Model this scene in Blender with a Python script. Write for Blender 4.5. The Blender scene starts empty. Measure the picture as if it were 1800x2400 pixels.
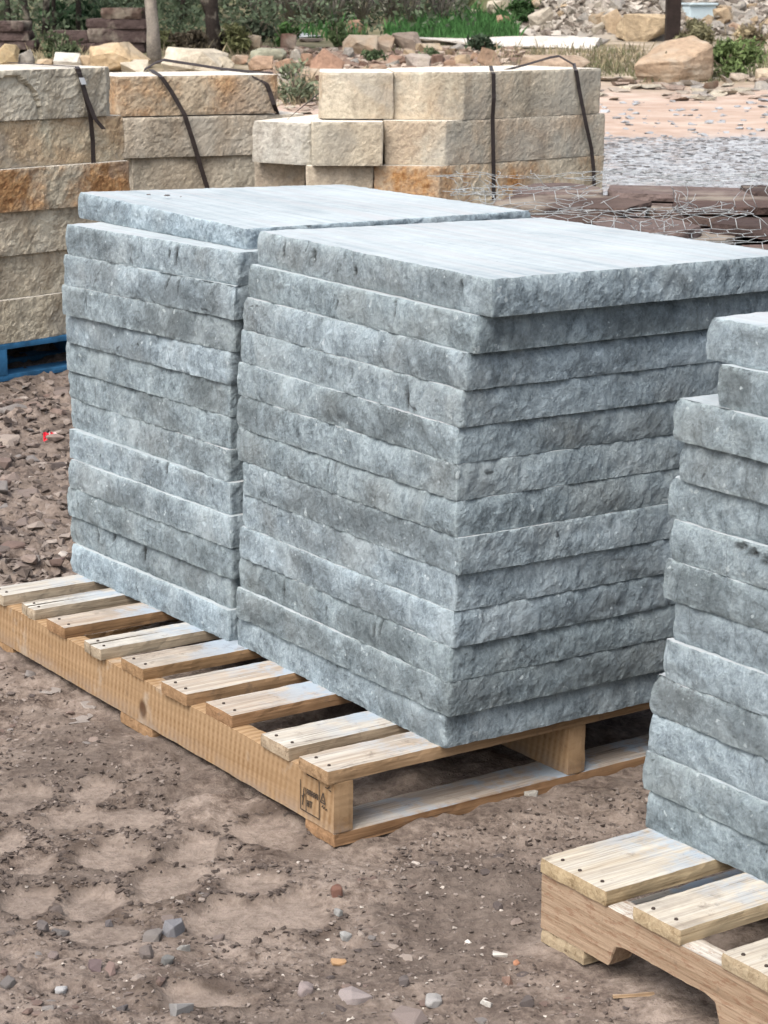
import bpy, bmesh, math, random
import numpy as np
from mathutils import Matrix, Vector

sc = bpy.context.scene
R = math.radians

# ------------------------------------------------------------------ camera, world, sun, exposure
F_PX, PITCH, ROLL, CAM_H = 4657.2, 0.2369, 0.0025, 1.3631        # focal length in a 1659 x 2212 frame
cam_d = bpy.data.cameras.new('camera'); cam = bpy.data.objects.new('camera', cam_d)
sc.collection.objects.link(cam); sc.camera = cam
cam_d.sensor_fit = 'VERTICAL'; cam_d.sensor_height = 24.0; cam_d.lens = 24.0 * F_PX / 2212.0
cam_d.dof.use_dof = True; cam_d.dof.focus_distance = 3.9; cam_d.dof.aperture_fstop = 17.0
cam_d.clip_start = 0.05; cam_d.clip_end = 2000.0
cam.matrix_world = Matrix.Translation((0, 0, CAM_H)) @ Matrix.Rotation(math.pi / 2 - PITCH, 4, 'X') @ Matrix.Rotation(ROLL, 4, 'Z')

SUN_EL, SUN_AZ = R(56), R(214)          # azimuth clockwise from +Y
w = bpy.data.worlds.new('World'); sc.world = w; w.use_nodes = True
nt = w.node_tree; bg = nt.nodes['Background']
sky = nt.nodes.new('ShaderNodeTexSky'); sky.sky_type = 'NISHITA'; sky.sun_disc = False
sky.sun_elevation = SUN_EL; sky.sun_rotation = SUN_AZ
sky.air_density = 1.0; sky.dust_density = 6.0; sky.ozone_density = 1.0
hs = nt.nodes.new('ShaderNodeHueSaturation'); hs.inputs['Saturation'].default_value = 0.62
nt.links.new(sky.outputs[0], hs.inputs['Color']); nt.links.new(hs.outputs[0], bg.inputs['Color'])
bg.inputs['Strength'].default_value = 0.15
sl = bpy.data.lights.new('sun', 'SUN'); so = bpy.data.objects.new('sun', sl); sc.collection.objects.link(so)
sl.energy = 1.05; sl.angle = R(40); sl.color = (1.0, 0.97, 0.93)
sd = Vector((math.sin(SUN_AZ) * math.cos(SUN_EL), math.cos(SUN_AZ) * math.cos(SUN_EL), math.sin(SUN_EL)))
so.rotation_euler = sd.to_track_quat('Z', 'Y').to_euler()
sc.view_settings.view_transform = 'Standard'; sc.view_settings.look = 'None'
sc.view_settings.exposure = 0.90; sc.view_settings.gamma = 1.0
sc.render.engine = 'CYCLES'; sc.cycles.max_bounces = 6; sc.cycles.use_denoising = True

# ------------------------------------------------------------------ helpers
C = sc.collection
rng = random.Random(7)

def _hash(ix, iy, iz, seed):
    h = (ix.astype(np.int64) * 374761393 + iy.astype(np.int64) * 668265263 + iz.astype(np.int64) * 1274126177 + seed * 974711) & 0xffffffff
    h = ((h ^ (h >> 13)) * 1274126177) & 0xffffffff
    h = ((h ^ (h >> 16)) * 2246822519) & 0xffffffff
    return ((h ^ (h >> 15)) & 0xffff) / 65535.0 * 2 - 1

def vnoise(P, seed=0):
    P = np.asarray(P, float); i = np.floor(P).astype(np.int64); f = P - i; f = f * f * (3 - 2 * f)
    x, y, z = i[..., 0], i[..., 1], i[..., 2]; r = 0
    for dx in (0, 1):
        for dy in (0, 1):
            for dz in (0, 1):
                wgt = (f[..., 0] if dx else 1 - f[..., 0]) * (f[..., 1] if dy else 1 - f[..., 1]) * (f[..., 2] if dz else 1 - f[..., 2])
                r = r + wgt * _hash(x + dx, y + dy, z + dz, seed)
    return r

def fbm(P, freq, octv=4, seed=0, gain=.5):
    P = np.asarray(P, float) * freq; r = 0; a = 1; n = 0
    for k in range(octv):
        r = r + a * vnoise(P, seed + 17 * k); n += a; a *= gain; P = P * 2.03 + 5.7
    return r / n

def pts2(x, y, z=0.0):
    x = np.asarray(x, float); return np.stack([x, np.asarray(y, float) + 0 * x, 0 * x + z], -1)

def mesh_np(name, V, Fs, attr=None, smooth=True):
    """Fs: a list of index tuples, or a list of 2-D index arrays."""
    me = bpy.data.meshes.new(name); V = np.asarray(V, float)
    me.vertices.add(len(V)); me.vertices.foreach_set('co', V.ravel())
    if len(Fs) and isinstance(Fs[0], np.ndarray):
        lens = np.concatenate([np.full(len(q), q.shape[1]) for q in Fs]); flat = np.concatenate([q.ravel() for q in Fs])
    else:
        lens = np.array([len(q) for q in Fs]); flat = np.array([i for q in Fs for i in q])
    me.loops.add(len(flat)); me.loops.foreach_set('vertex_index', flat.astype(np.int32))
    me.polygons.add(len(lens)); st = np.concatenate([[0], np.cumsum(lens)[:-1]])
    me.polygons.foreach_set('loop_start', st.astype(np.int32))
    me.update(calc_edges=True)
    if attr:
        for k, v in attr.items():
            a = me.attributes.new(k, 'FLOAT', 'POINT'); a.data.foreach_set('value', np.asarray(v, np.float32))
    me.polygons.foreach_set('use_smooth', np.full(len(lens), bool(smooth)))
    return me

def link(name, me, mat=None, parent=None, loc=None, rotz=None, col=None):
    o = bpy.data.objects.new(name, me); C.objects.link(o)
    if mat is not None and me is not None and not me.materials: me.materials.append(mat)
    if parent is not None: o.parent = parent
    if loc is not None: o.location = loc
    if rotz is not None: o.rotation_euler = (0, 0, rotz)
    if col is not None: o.color = tuple(col) + ((1.0,) if len(col) == 3 else ())
    return o

def tag(o, label, cat, group=None, kind=None):
    if label: o['label'] = label
    if cat: o['category'] = cat
    if group: o['group'] = group
    if kind: o['kind'] = kind
    return o

def thing(name, label, cat, loc=(0, 0, 0), rotz=0, group=None):
    o = bpy.data.objects.new(name, None); C.objects.link(o); o.location = loc; o.rotation_euler = (0, 0, rotz)
    o.empty_display_size = .1
    return tag(o, label, cat, group)

def rounded(plan, r):
    out = []; n = len(plan)
    for i in range(n):
        p = np.array(plan[i]); a = np.array(plan[i - 1]) - p; b = np.array(plan[(i + 1) % n]) - p
        la, lb = np.linalg.norm(a), np.linalg.norm(b); rr = min(r, la * .3, lb * .3)
        A = p + a / la * rr; B = p + b / lb * rr; M = (A + B) / 2 * .5 + p * .5
        out += [A, M, B]
    return out

def prism(name, plan, z0, z1, res=.01, amp=.002, freq=30., zsq=.5, chip=.004, bulge=.0, seed=0, corner=.005, ridged=0., topamp=0., perm=False, steps=0., capin=.008, smooth=False, fine=0., pitch=0.):
    """A split stone or sawn board: a plan polygon (anticlockwise) swept from z0 to z1 with rough sides and chipped arrises."""
    cp = rounded(plan, corner); n = len(cp); P = []; cd = []
    corners = np.array([np.array(q) for q in plan])
    for i in range(n):
        a, b = np.array(cp[i]), np.array(cp[(i + 1) % n]); L = np.linalg.norm(b - a); k = max(1, int(math.ceil(L / res)))
        for j in range(k): P.append(a + (b - a) * j / k)
    P = np.array(P); N = len(P)
    T = np.roll(P, -1, 0) - np.roll(P, 1, 0); T /= np.linalg.norm(T, axis=1)[:, None] + 1e-12
    nrm = np.stack([T[:, 1], -T[:, 0]], 1)
    H = z1 - z0; M = max(3, int(math.ceil(H / res)) + 1)
    t = np.linspace(0, 1, M); t = t + 0.0
    dC = np.min(np.linalg.norm(P[:, None, :] - corners[None], axis=2), axis=1)
    zz = z0 + t * H
    X = np.repeat(P[None], M, 0); Z = np.repeat(zz[:, None], N, 1)
    Q = np.stack([X[..., 0], X[..., 1], Z * zsq], -1) + seed * 3.17
    d = amp * fbm(Q, freq, 4, seed) + bulge * np.sin(np.pi * t)[:, None]
    if fine: d = d + fine * fbm(Q * np.array([1, 1, 1 / zsq * .8]) + 3.3, 85, 4, seed + 21, .62) + .6 * fine * (1 - 2 * np.abs(fbm(Q * np.array([1, 1, 1.2]) + 6.1, 42, 2, seed + 22)))
    if ridged: d = d + ridged * (1 - 2 * np.abs(fbm(Q + 9.1, freq * .45, 3, seed + 5)))
    if steps:
        s = fbm(Q * np.array([1, 1, 1.3]) + 4.3, freq * .25, 2, seed + 9); d = d + steps * (np.floor(s * 6) / 6.)
    dt = (1 - t)[:, None] * H; db = t[:, None] * H
    ct = chip * np.clip(.6 + 1.5 * fbm(Q[-1] + 1.7, 60, 4, seed + 3), .1, 2.4)[None]
    cb = chip * np.clip(.35 + .8 * fbm(Q[0] + 2.9, 34, 3, seed + 4), .05, 1.6)[None]
    if pitch:
        pm = np.clip(.75 + 1.5 * fbm(Q[-1] * np.array([1, 1, 0]) + 11.3, 13, 3, seed + 31) + .9 * fbm(Q[-1] + 2.2, 45, 2, seed + 32), .05, 1.8)[None]
        pb = np.clip(.3 + 1.2 * fbm(Q[0] * np.array([1, 1, 0]) + 17.3, 13, 3, seed + 33), 0, 1.6)[None]
        d = d - pitch * pm * np.exp(-(dt / .017) ** 1.3) - .55 * pitch * pb * np.exp(-(db / .014) ** 1.3)
    we = max(.003, chip * 1.1)
    d = d - ct * np.exp(-dt / we) - cb * np.exp(-db / we)
    V = np.zeros((M, N, 3)); V[..., :2] = X + nrm[None] * d[..., None]; V[..., 2] = Z
    V[-1, :, :2] += nrm * (.0012 * fbm(Q[-1] + 8.8, 120, 2, seed + 30))[:, None] if fine else 0
    V[-1, :, 2] -= np.clip(.22 * ct[0] * np.clip(1 + fbm(Q[-1], 60, 2, seed + 8), 0, 2), 0, .0016 + .25 * max(0, chip - .005))
    arr = np.maximum(np.maximum(np.exp(-dt / .007), .8 * np.exp(-db / .005)) + 0 * d, .75 * np.exp(-dC / .010)[None] + 0 * d)
    inn = capin + chip * 1.2
    top = np.zeros((N, 3)); mid = (P.min(0) + P.max(0)) / 2; ext = P.max(0) - P.min(0)
    top[:, :2] = mid + (P - mid) * np.clip(1 - 2 * inn / ext, .3, 1); top[:, 2] = z1
    bot = top.copy(); bot[:, 2] = z0
    allV = np.concatenate([V.reshape(-1, 3), top, bot]); at = np.concatenate([arr.reshape(-1), np.full(N, .25), np.full(N, .25)])
    i_ = np.arange(N); k_ = (i_ + 1) % N; j0 = (np.arange(M - 1) * N)[:, None]
    q1 = np.stack([j0 + i_, j0 + k_, j0 + N + k_, j0 + N + i_], -1).reshape(-1, 4)
    tr, T0, B0 = (M - 1) * N, M * N, M * N + N
    q2 = np.stack([tr + i_, tr + k_, T0 + k_, T0 + i_], -1); q3 = np.stack([i_, B0 + i_, B0 + k_, k_], -1); Fl = [q1, q2, q3]
    convex = all((plan[(i + 1) % len(plan)][0] - plan[i][0]) * (plan[(i + 2) % len(plan)][1] - plan[(i + 1) % len(plan)][1]) - (plan[(i + 1) % len(plan)][1] - plan[i][1]) * (plan[(i + 2) % len(plan)][0] - plan[(i + 1) % len(plan)][0]) > 0 for i in range(len(plan)))
    if convex:
        n0 = len(allV); allV = np.concatenate([allV, top.mean(0)[None], bot.mean(0)[None]]); at = np.concatenate([at, [0, 0]])
        Fl += [np.stack([T0 + i_, T0 + k_, np.full(N, n0)], -1), np.stack([B0 + k_, B0 + i_, np.full(N, n0 + 1)], -1)]
    else: Fl += [(T0 + i_)[None], (B0 + N - 1 - i_)[None]]
    if perm: allV = allV[:, [2, 0, 1]]
    return mesh_np(name, allV, Fl, {'arris': at}, smooth)

def hull(name, size, npts=14, seed=0, flat=1.0, bev=.0, sub=0, rough=0., boxy=.5):
    """An angular broken stone: convex hull of points in a box, base near z = 0."""
    r = random.Random(seed); bm = bmesh.new()
    for i in range(npts):
        v = Vector((r.uniform(-1, 1), r.uniform(-1, 1), r.uniform(-1, 1)))
        m = max(abs(v.x), abs(v.y), abs(v.z)); v2 = v / m; v3 = v.normalized()
        v = v2 * boxy + v3 * (1 - boxy)
        bm.verts.new((v.x * size[0] / 2, v.y * size[1] / 2, v.z * size[2] / 2))
    ret = bmesh.ops.convex_hull(bm, input=bm.verts)
    junk = [e for e in ret['geom_interior'] + ret['geom_unused'] if isinstance(e, bmesh.types.BMVert)]
    bmesh.ops.delete(bm, geom=junk, context='VERTS')
    bmesh.ops.dissolve_limit(bm, angle_limit=R(9), verts=bm.verts, edges=bm.edges)
    if bev: bmesh.ops.bevel(bm, geom=list(bm.edges), offset=bev * min(size), segments=1, affect='EDGES', clamp_overlap=True)
    if sub:
        bmesh.ops.triangulate(bm, faces=bm.faces)
        for _ in range(sub): bmesh.ops.subdivide_edges(bm, edges=bm.edges, cuts=1, use_grid_fill=True)
        co = np.array([v.co[:] for v in bm.verts]); s = max(size)
        dn = rough * s * (fbm(co + seed, 5. / s, 4, seed) + .5 * fbm(co * np.array([.4, .4, 2.5]) + seed, 9. / s, 2, seed + 2)); bm.normal_update()
        for v, dd in zip(bm.verts, dn): v.co += v.normal * dd
    # fit the box
    lo = [min(v.co[i] for v in bm.verts) for i in range(3)]; hi = [max(v.co[i] for v in bm.verts) for i in range(3)]
    for v in bm.verts:
        for i in range(3):
            q = (v.co[i] - lo[i]) / max(1e-6, hi[i] - lo[i]); v.co[i] = (q - (.5 if i < 2 else 0)) * size[i]
    me = bpy.data.meshes.new(name); bm.to_mesh(me); bm.free(); return me

def tube_mesh(name, paths, sides=5):
    V, Fs = [], []
    for pts, rad in paths:
        b = len(V); n = len(pts)
        for i, p in enumerate(pts):
            p = Vector(p); d = (Vector(pts[min(i + 1, n - 1)]) - Vector(pts[max(i - 1, 0)])).normalized()
            u = d.cross(Vector((0.31, 0.2, 0.93))); u = u.normalized() if u.length > 1e-5 else Vector((1, 0, 0)); v = d.cross(u)
            rr = rad[i] if hasattr(rad, '__len__') else rad
            for s in range(sides):
                a = 2 * math.pi * s / sides; V.append((p + (u * math.cos(a) + v * math.sin(a)) * rr)[:])
        for i in range(n - 1):
            for s in range(sides):
                k = (s + 1) % sides; Fs.append((b + i * sides + s, b + i * sides + k, b + (i + 1) * sides + k, b + (i + 1) * sides + s))
        Fs.append(tuple(b + sides - 1 - s for s in range(sides))); Fs.append(tuple(b + (n - 1) * sides + s for s in range(sides)))
    return mesh_np(name, V, Fs)

def ribbon(name, pts, wvec, th=.002):
    """A flat strap of real thickness along pts; wvec is the half-width vector."""
    V, Fs = [], []; wv = Vector(wvec); n = len(pts)
    for i, p in enumerate(pts):
        p = Vector(p); d = (Vector(pts[min(i + 1, n - 1)]) - Vector(pts[max(i - 1, 0)])).normalized(); nn = d.cross(wv.normalized()).normalized() * th
        V += [(p - wv)[:], (p + wv)[:], (p + wv + nn)[:], (p - wv + nn)[:]]
    for i in range(n - 1):
        for s in range(4):
            k = (s + 1) % 4; Fs.append((i * 4 + s, i * 4 + k, i * 4 + 4 + k, i * 4 + 4 + s))
    Fs += [(3, 2, 1, 0), tuple(4 * (n - 1) + s for s in range(4))]
    return mesh_np(name, V, Fs, smooth=False)

# picture-to-place measurements: rays of the calibrated camera (native picture pixels, 1800 x 2400)
K = 1659 / 1800.
def ray(px, py):
    X, Y = px * K - 829.5, py * K - 1106; c, s = math.cos(-ROLL), math.sin(-ROLL); X, Y = c * X - s * Y, s * X + c * Y
    d = (X / F_PX, 1.0, -Y / F_PX); c, s = math.cos(PITCH), math.sin(PITCH)
    return np.array([d[0], d[1] * c + d[2] * s, -d[1] * s + d[2] * c])
def at_z(px, py, z): d = ray(px, py); return np.array([0, 0, CAM_H]) + d * ((z - CAM_H) / d[2])
def at_y(px, py, y): d = ray(px, py); return np.array([0, 0, CAM_H]) + d * (y / d[1])

# ------------------------------------------------------------------ ground height
PADS = []   # smooth trodden lug prints in the mud: x, y, rx, ry, angle
for (zx, zy, a, b) in [(300, 462, .050, .052), (540, 632, .056, .052), (185, 678, .042, .042), (822, 788, .054, .050), (945, 600, .046, .044), (1215, 772, .048, .038),
                       (440, 335, .045, .045), (640, 455, .052, .040), (440, 872, .045, .042), (1140, 945, .060, .05), (110, 350, .045, .045), (40, 560, .03, .04), (130, 850, .045, .04),
                       (470, 1000, .06, .035), (1445, 920, .05, .045), (1290, 520, .055, .05), (1020, 1330, .06, .04)]:
    q = at_z(zx / 2.074, 1700 + zy / 2.074, 0); PADS.append((q[0], q[1], a, b * 1.25, rng.uniform(-.5, .3)))

def pad_mask(x, y, grow=1.):
    m = np.zeros_like(x)
    for (px, py, a, b, an) in PADS:
        c, s = math.cos(an), math.sin(an); dx, dy = x - px, y - py
        u = (dx * c + dy * s) / (a * grow); v = (-dx * s + dy * c) / (b * grow)
        wob = .30 * vnoise(pts2(x * 24, y * 24), 41) + .34 * vnoise(pts2(x * 9, y * 9), 43)
        d = (np.abs(u) ** 2.6 + np.abs(v) ** 2.6) ** (1 / 2.6) + wob
        m = np.maximum(m, np.clip((1.12 - d) / .3, 0, 1))
    return m

def ss(a, b, x): t = np.clip((x - a) / (b - a), 0, 1); return t * t * (3 - 2 * t)

def ground_h(x, y, fine=True):
    x = np.asarray(x, float); y = np.asarray(y, float)
    z = .047 * np.clip(y - 16, 0, 26) * ss(14, 19, y)
    z = z + .16 * np.clip(y - 41, 0, 60)                                           # hillside behind
    sc_ = np.clip(y - 31.2 - 3.2 * (1 - ss(1.6, 3.2, x)) - np.clip(2.2 - x, 0, 50) * 1.5, 0, 9) * .62   # scree bank
    z = z + sc_
    z = z + .10 * fbm(pts2(x, y), .35, 3, 3) * ss(15, 24, y)
    z = z + .012 * fbm(pts2(x, y), 2.2, 3, 5) * (1 - ss(11, 15, y))
    if fine:
        m = pad_mask(x, y); near = 1 - ss(9, 13, y)
        left = ss(4.2, 5.2, y) * (1 - ss(-.3, .1, x))
        rough = .007 * fbm(pts2(x, y), 16, 4, 11) + .0045 * (1 - 2 * np.abs(fbm(pts2(x, y * 1.5), 22, 3, 13)))
        ca_ = x * .45 + y; strat = .006 * (np.floor(5 * fbm(pts2(x * .6 + y * .5, y * 1.8 - x * .5), 3.2, 3, 71)) / 5.) * (1 + 0 * x)
        rough = rough * 2.1 + 2.6 * strat + .006 * fbm(pts2(x, y), 7, 3, 77)
        rough = rough * (.65 + .8 * np.clip(fbm(pts2(x, y), 3.1, 2, 23) + .4, 0, 1.2) + 1.2 * left)
        z = z + near * ((1 - m) * (rough + .003) - m * .0065 + m * .0012 * fbm(pts2(x, y), 40, 2, 31))
    return z

GZ = {}
def gz(x, y):
    if (x, y) in GZ: return GZ[(x, y)]
    return float(ground_h(np.array([x]), np.array([y]))[0])

_TT = np.concatenate([np.arange(2.2, 12, .1), np.arange(12, 50, .12), np.arange(50, 120, .5)])
def _coarse(x, y):
    z = .047 * np.clip(y - 16, 0, 26) * ss(14, 19, y) + .16 * np.clip(y - 41, 0, 60)
    return z + np.clip(y - 31.2 - 3.2 * (1 - ss(1.6, 3.2, x)) - np.clip(2.2 - x, 0, 50) * 1.5, 0, 9) * .62
def hits(px, py):
    """Where the rays of picture points meet the ground."""
    D = np.array([ray(a, b) for a, b in zip(px, py)]); O = np.array([0, 0, CAM_H])
    off = np.zeros(len(D)); t = np.zeros(len(D))
    for it in range(3):
        T = _TT[None]; g = CAM_H + D[:, 2:3] * T - _coarse(D[:, 0:1] * T, D[:, 1:2] * T) - off[:, None]
        k = np.argmax(g <= 0, 1); k = np.where(k == 0, len(_TT) - 1, k); i = np.arange(len(D)); g0, g1 = g[i, k - 1], g[i, k]
        t = _TT[k - 1] + (_TT[k] - _TT[k - 1]) * np.clip(g0 / (g0 - g1 + 1e-9), 0, 1)
        P = O + D * t[:, None]; off = ground_h(P[:, 0], P[:, 1], False) - _coarse(P[:, 0], P[:, 1])
    P[:, 2] = ground_h(P[:, 0], P[:, 1]); return P
def hit(px, py): return hits([px], [py])[0]

# ------------------------------------------------------------------ materials
class NT:
    def __init__(s, name, rough=.9, spec=.2):
        s.m = bpy.data.materials.new(name); s.m.use_nodes = True; s.t = s.m.node_tree; s.b = s.t.nodes['Principled BSDF']
        s.b.inputs['Roughness'].default_value = rough; s.b.inputs['Specular IOR Level'].default_value = spec
    def n(s, ty, **kw):
        q = s.t.nodes.new('ShaderNode' + ty)
        for k, v in kw.items():
            if k in q.inputs: s.set(q.inputs[k], v)
            else: setattr(q, k, v)
        return q
    def set(s, inp, v):
        if hasattr(v, 'is_output'): s.t.links.new(v, inp)
        elif hasattr(v, 'outputs'): s.t.links.new(v.outputs[0], inp)
        else:
            if hasattr(inp.default_value, '__len__') and hasattr(v, '__len__') and len(v) == 3 and len(inp.default_value) == 4: v = tuple(v) + (1,)
            inp.default_value = v
    def coord(s, scale=(1, 1, 1), rnd=True, out='Object'):
        tc = s.n('TexCoord').outputs[out]; mp = s.n('Mapping'); s.set(mp.inputs['Vector'], tc); mp.inputs['Scale'].default_value = scale
        if rnd:
            oi = s.n('ObjectInfo'); cm = s.n('CombineXYZ'); ml = s.n('Math', operation='MULTIPLY'); s.set(ml.inputs[0], oi.outputs['Random']); ml.inputs[1].default_value = 61.7
            for i in range(3): s.set(cm.inputs[i], ml)
            s.set(mp.inputs['Location'], cm)
        return mp.outputs[0]
    def noise(s, vec, scale, detail=6, rough=.6, dist=0.):
        q = s.n('TexNoise'); s.set(q.inputs['Vector'], vec); q.inputs['Scale'].default_value = scale; q.inputs['Detail'].default_value = detail
        q.inputs['Roughness'].default_value = rough; q.inputs['Distortion'].default_value = dist; return q.outputs[0]
    def voro(s, vec, scale, feature='F1', out=0):
        q = s.n('TexVoronoi'); q.feature = feature; s.set(q.inputs['Vector'], vec); q.inputs['Scale'].default_value = scale; return q.outputs[out]
    def ramp(s, fac, stops):
        q = s.n('ValToRGB'); s.set(q.inputs[0], fac); e = q.color_ramp.elements
        while len(e) < len(stops): e.new(.5)
        for k, (p, c) in zip(e, stops): k.position = p; k.color = tuple(c) + (1,) if hasattr(c, '__len__') else (c, c, c, 1)
        return q.outputs[0]
    def rng(s, v, a, b, c=0., d=1.):
        q = s.n('MapRange'); s.set(q.inputs[0], v); q.inputs[1].default_value = a; q.inputs[2].default_value = b; q.inputs[3].default_value = c; q.inputs[4].default_value = d; return q.outputs[0]
    def mix(s, f, a, b, mode='MIX'):
        q = s.n('Mix'); q.data_type = 'RGBA'; q.blend_type = mode; s.set(q.inputs[0], f); s.set(q.inputs[6], a); s.set(q.inputs[7], b); return q.outputs[2]
    def math(s, op, a, b=None):
        q = s.n('Math', operation=op); s.set(q.inputs[0], a)
        if b is not None: s.set(q.inputs[1], b)
        q.use_clamp = False; return q.outputs[0]
    def attr(s, name): q = s.n('Attribute'); q.attribute_name = name; return q.outputs['Fac']
    def tint(s): return s.n('ObjectInfo').outputs['Color']
    def alpha(s): return s.n('ObjectInfo').outputs['Alpha']
    def rand(s): return s.n('ObjectInfo').outputs['Random']
    def nz(s): g = s.n('NewGeometry'); x = s.n('SeparateXYZ'); s.set(x.inputs[0], g.outputs['True Normal']); return x.outputs[2]
    def bump(s, pairs):
        prev = None
        for h, st, dist in pairs:
            q = s.n('Bump'); s.set(q.inputs['Height'], h); q.inputs['Strength'].default_value = st; q.inputs['Distance'].default_value = dist
            if prev is not None: s.set(q.inputs['Normal'], prev)
            prev = q.outputs[0]
        s.set(s.b.inputs['Normal'], prev)
    def col(s, c): s.set(s.b.inputs['Base Color'], c); return s.m

def m_slab():
    s = NT('rock_faced_grey_stone', .92, .15); v = s.coord(); vs = s.coord((1, 1, .55)); tv = s.coord((46, 1.5, 1))
    n1 = s.noise(v, 9, 8, .7, .3); n2 = s.noise(vs, 75, 7, .76, .5); n3 = s.noise(v, 210, 4, .75); n4 = s.noise(v, 40, 8, .78, .3)
    a = s.math('ADD', s.math('MULTIPLY', n1, .34), s.math('ADD', s.math('MULTIPLY', n2, .30), s.math('ADD', s.math('MULTIPLY', n4, .26), s.math('MULTIPLY', n3, .16))))
    c = s.ramp(a, [(.38, (.062, .080, .091)), (.455, (.148, .184, .208)), (.52, (.262, .318, .354)), (.59, (.385, .46, .506)), (.68, (.53, .61, .66))])
    c = s.mix(s.rng(s.noise(v, 5, 4), .50, .66, 0, .4), c, (.21, .212, .198))
    c = s.mix(s.rng(s.noise(s.coord((.55, .55, 1.)), 4.5, 6, .65, .4), .50, .62, 0, .62), c, (.098, .116, .124))
    c = s.mix(s.rng(s.noise(s.coord((.8, .8, .45)), 8., 6, .7, .6), .54, .66, 0, .55), c, (.46, .53, .565))
    c = s.mix(s.math('MULTIPLY', s.attr('pits'), s.rng(n4, .40, .52, .35, 1.)), c, (.022, .022, .022))
    pit = s.rng(s.noise(v, 19, 3, .5, 1.4), .30, .24); c = s.mix(s.math('MULTIPLY', pit, .85), c, (.035, .04, .044))
    crk = s.math('MULTIPLY', s.rng(s.voro(s.coord((1, 1, .6)), 7, 'DISTANCE_TO_EDGE'), .010, .0, 0, 1), s.rng(s.noise(v, 7, 2), .57, .62)); c = s.mix(s.math('MULTIPLY', crk, .4), c, (.045, .05, .054))
    d = s.math('MULTIPLY', s.attr('arris'), s.rng(s.noise(v, 55, 6, .8), .42, .60, .0, 1.)); c = s.mix(s.math('MULTIPLY', d, .75), c, (.50, .59, .62))
    sp = s.rng(s.noise(v, 60, 2, .5), .69, .73); c = s.mix(s.math('MULTIPLY', sp, .6), c, (.58, .65, .68))
    c = s.mix(1.0, c, s.ramp(s.rand(), [(0, (.92, .94, .93)), (.35, (.98, .99, .98)), (.7, (1.03, 1.05, 1.06)), (1, (1.06, 1.10, 1.13))]), 'MULTIPLY')
    l1 = s.noise(tv, 1, 7, .75); l2 = s.noise(v, 4, 7, .7)
    t = s.ramp(s.math('ADD', s.math('MULTIPLY', l1, .42), s.math('ADD', s.math('MULTIPLY', l2, .38), s.math('MULTIPLY', n4, .2))), [(.38, (.255, .30, .322)), (.5, (.35, .398, .42)), (.60, (.425, .478, .496))])
    t = s.mix(s.rng(s.noise(tv, .6, 4), .48, .62, 0, .6), t, (.385, .39, .40))
    t = s.mix(s.rng(s.noise(v, 38, 6, .75), .58, .70, 0, .55), t, (.26, .29, .30))
    t = s.mix(s.rng(s.noise(v, 70, 4, .7), .68, .72, 0, .6), t, (.16, .155, .145))
    f = s.rng(s.nz(), .90, .97); c = s.mix(f, c, t)
    side = s.math('SUBTRACT', 1., f)
    s.bump([(s.math('MULTIPLY', n2, side), .8, .007), (s.math('MULTIPLY', n4, side), .9, .009), (n3, .5, .003), (s.math('MULTIPLY', l1, f), .35, .002)])
    return s.col(c)

def m_sand(name='cut_sandstone', fine=1.):
    s = NT(name, .93, .12); v = s.coord(); vs = s.coord((2.4, 2.4, .5))
    n1 = s.noise(v, 7, 8, .68, .5); n2 = s.noise(v, 34 * fine, 7, .74, .2); n3 = s.noise(v, 150, 4, .7); n0 = s.noise(v, 2.2, 5, .55, .6); nb = s.noise(vs, 3.2, 3, .5, .2); fl = s.voro(s.coord((1, 1, .7)), 16)
    g = s.ramp(s.math('ADD', s.math('MULTIPLY', n1, .45), s.math('MULTIPLY', n2, .55)), [(.36, .55), (.5, .93), (.62, 1.18)])
    c = s.mix(1., s.tint(), g, 'MULTIPLY')
    c = s.mix(1., c, s.ramp(nb, [(.38, (.78, .76, .74)), (.5, (1., 1., 1.)), (.6, (1.12, 1.13, 1.14))]), 'MULTIPLY')
    st = s.math('MULTIPLY', s.rng(s.math('ADD', s.math('MULTIPLY', n0, .6), s.math('MULTIPLY', n1, .4)), .42, .53), s.alpha())
    c = s.mix(st, c, s.ramp(n2, [(.35, (.20, .09, .035)), (.55, (.38, .215, .095)), (.7, (.46, .31, .16))]))
    gr = s.rng(s.noise(v, 3.3, 4, .5, .8), .52, .66, 0, .45); c = s.mix(gr, c, (.33, .325, .29))
    c = s.mix(s.rng(n3, .60, .76, 0, .45), c, (.11, .09, .065))
    d = s.math('MULTIPLY', s.attr('arris'), s.rng(n2, .4, .6)); c = s.mix(s.math('MULTIPLY', d, .4), c, (.56, .52, .43))
    t = s.mix(s.rng(n2, .4, .7), (.66, .62, .54), (.56, .52, .45)); c = s.mix(s.rng(s.nz(), .9, .96), c, t)
    s.bump([(n1, .5 if fine > 1 else .9, .03), (fl, .0 if fine > 1 else .5, .02), (n2, .75, .009 / fine), (n3, .5, .003)]); return s.col(c)

def m_rock(name='broken_rock', big=1.0):
    s = NT(name, .95, .1); v = s.coord()
    n1 = s.noise(v, 3.2 * big, 7, .65, .5); n2 = s.noise(v, 14 * big, 6, .7); n3 = s.noise(s.coord((.6, .6, 4)), 9 * big, 4, .6)
    c = s.mix(1., s.tint(), s.ramp(s.math('ADD', s.math('MULTIPLY', n1, .5), s.math('MULTIPLY', n2, .5)), [(.33, .55), (.5, .95), (.66, 1.3)]), 'MULTIPLY')
    c = s.mix(s.rng(s.noise(v, 1.9 * big, 4), .52, .64, 0, .5), c, (.42, .38, .31))
    s.bump([(n1, .7, .06 / big), (n2, .7, .03 / big), (n3, .4, .02 / big)]); return s.col(c)

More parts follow.
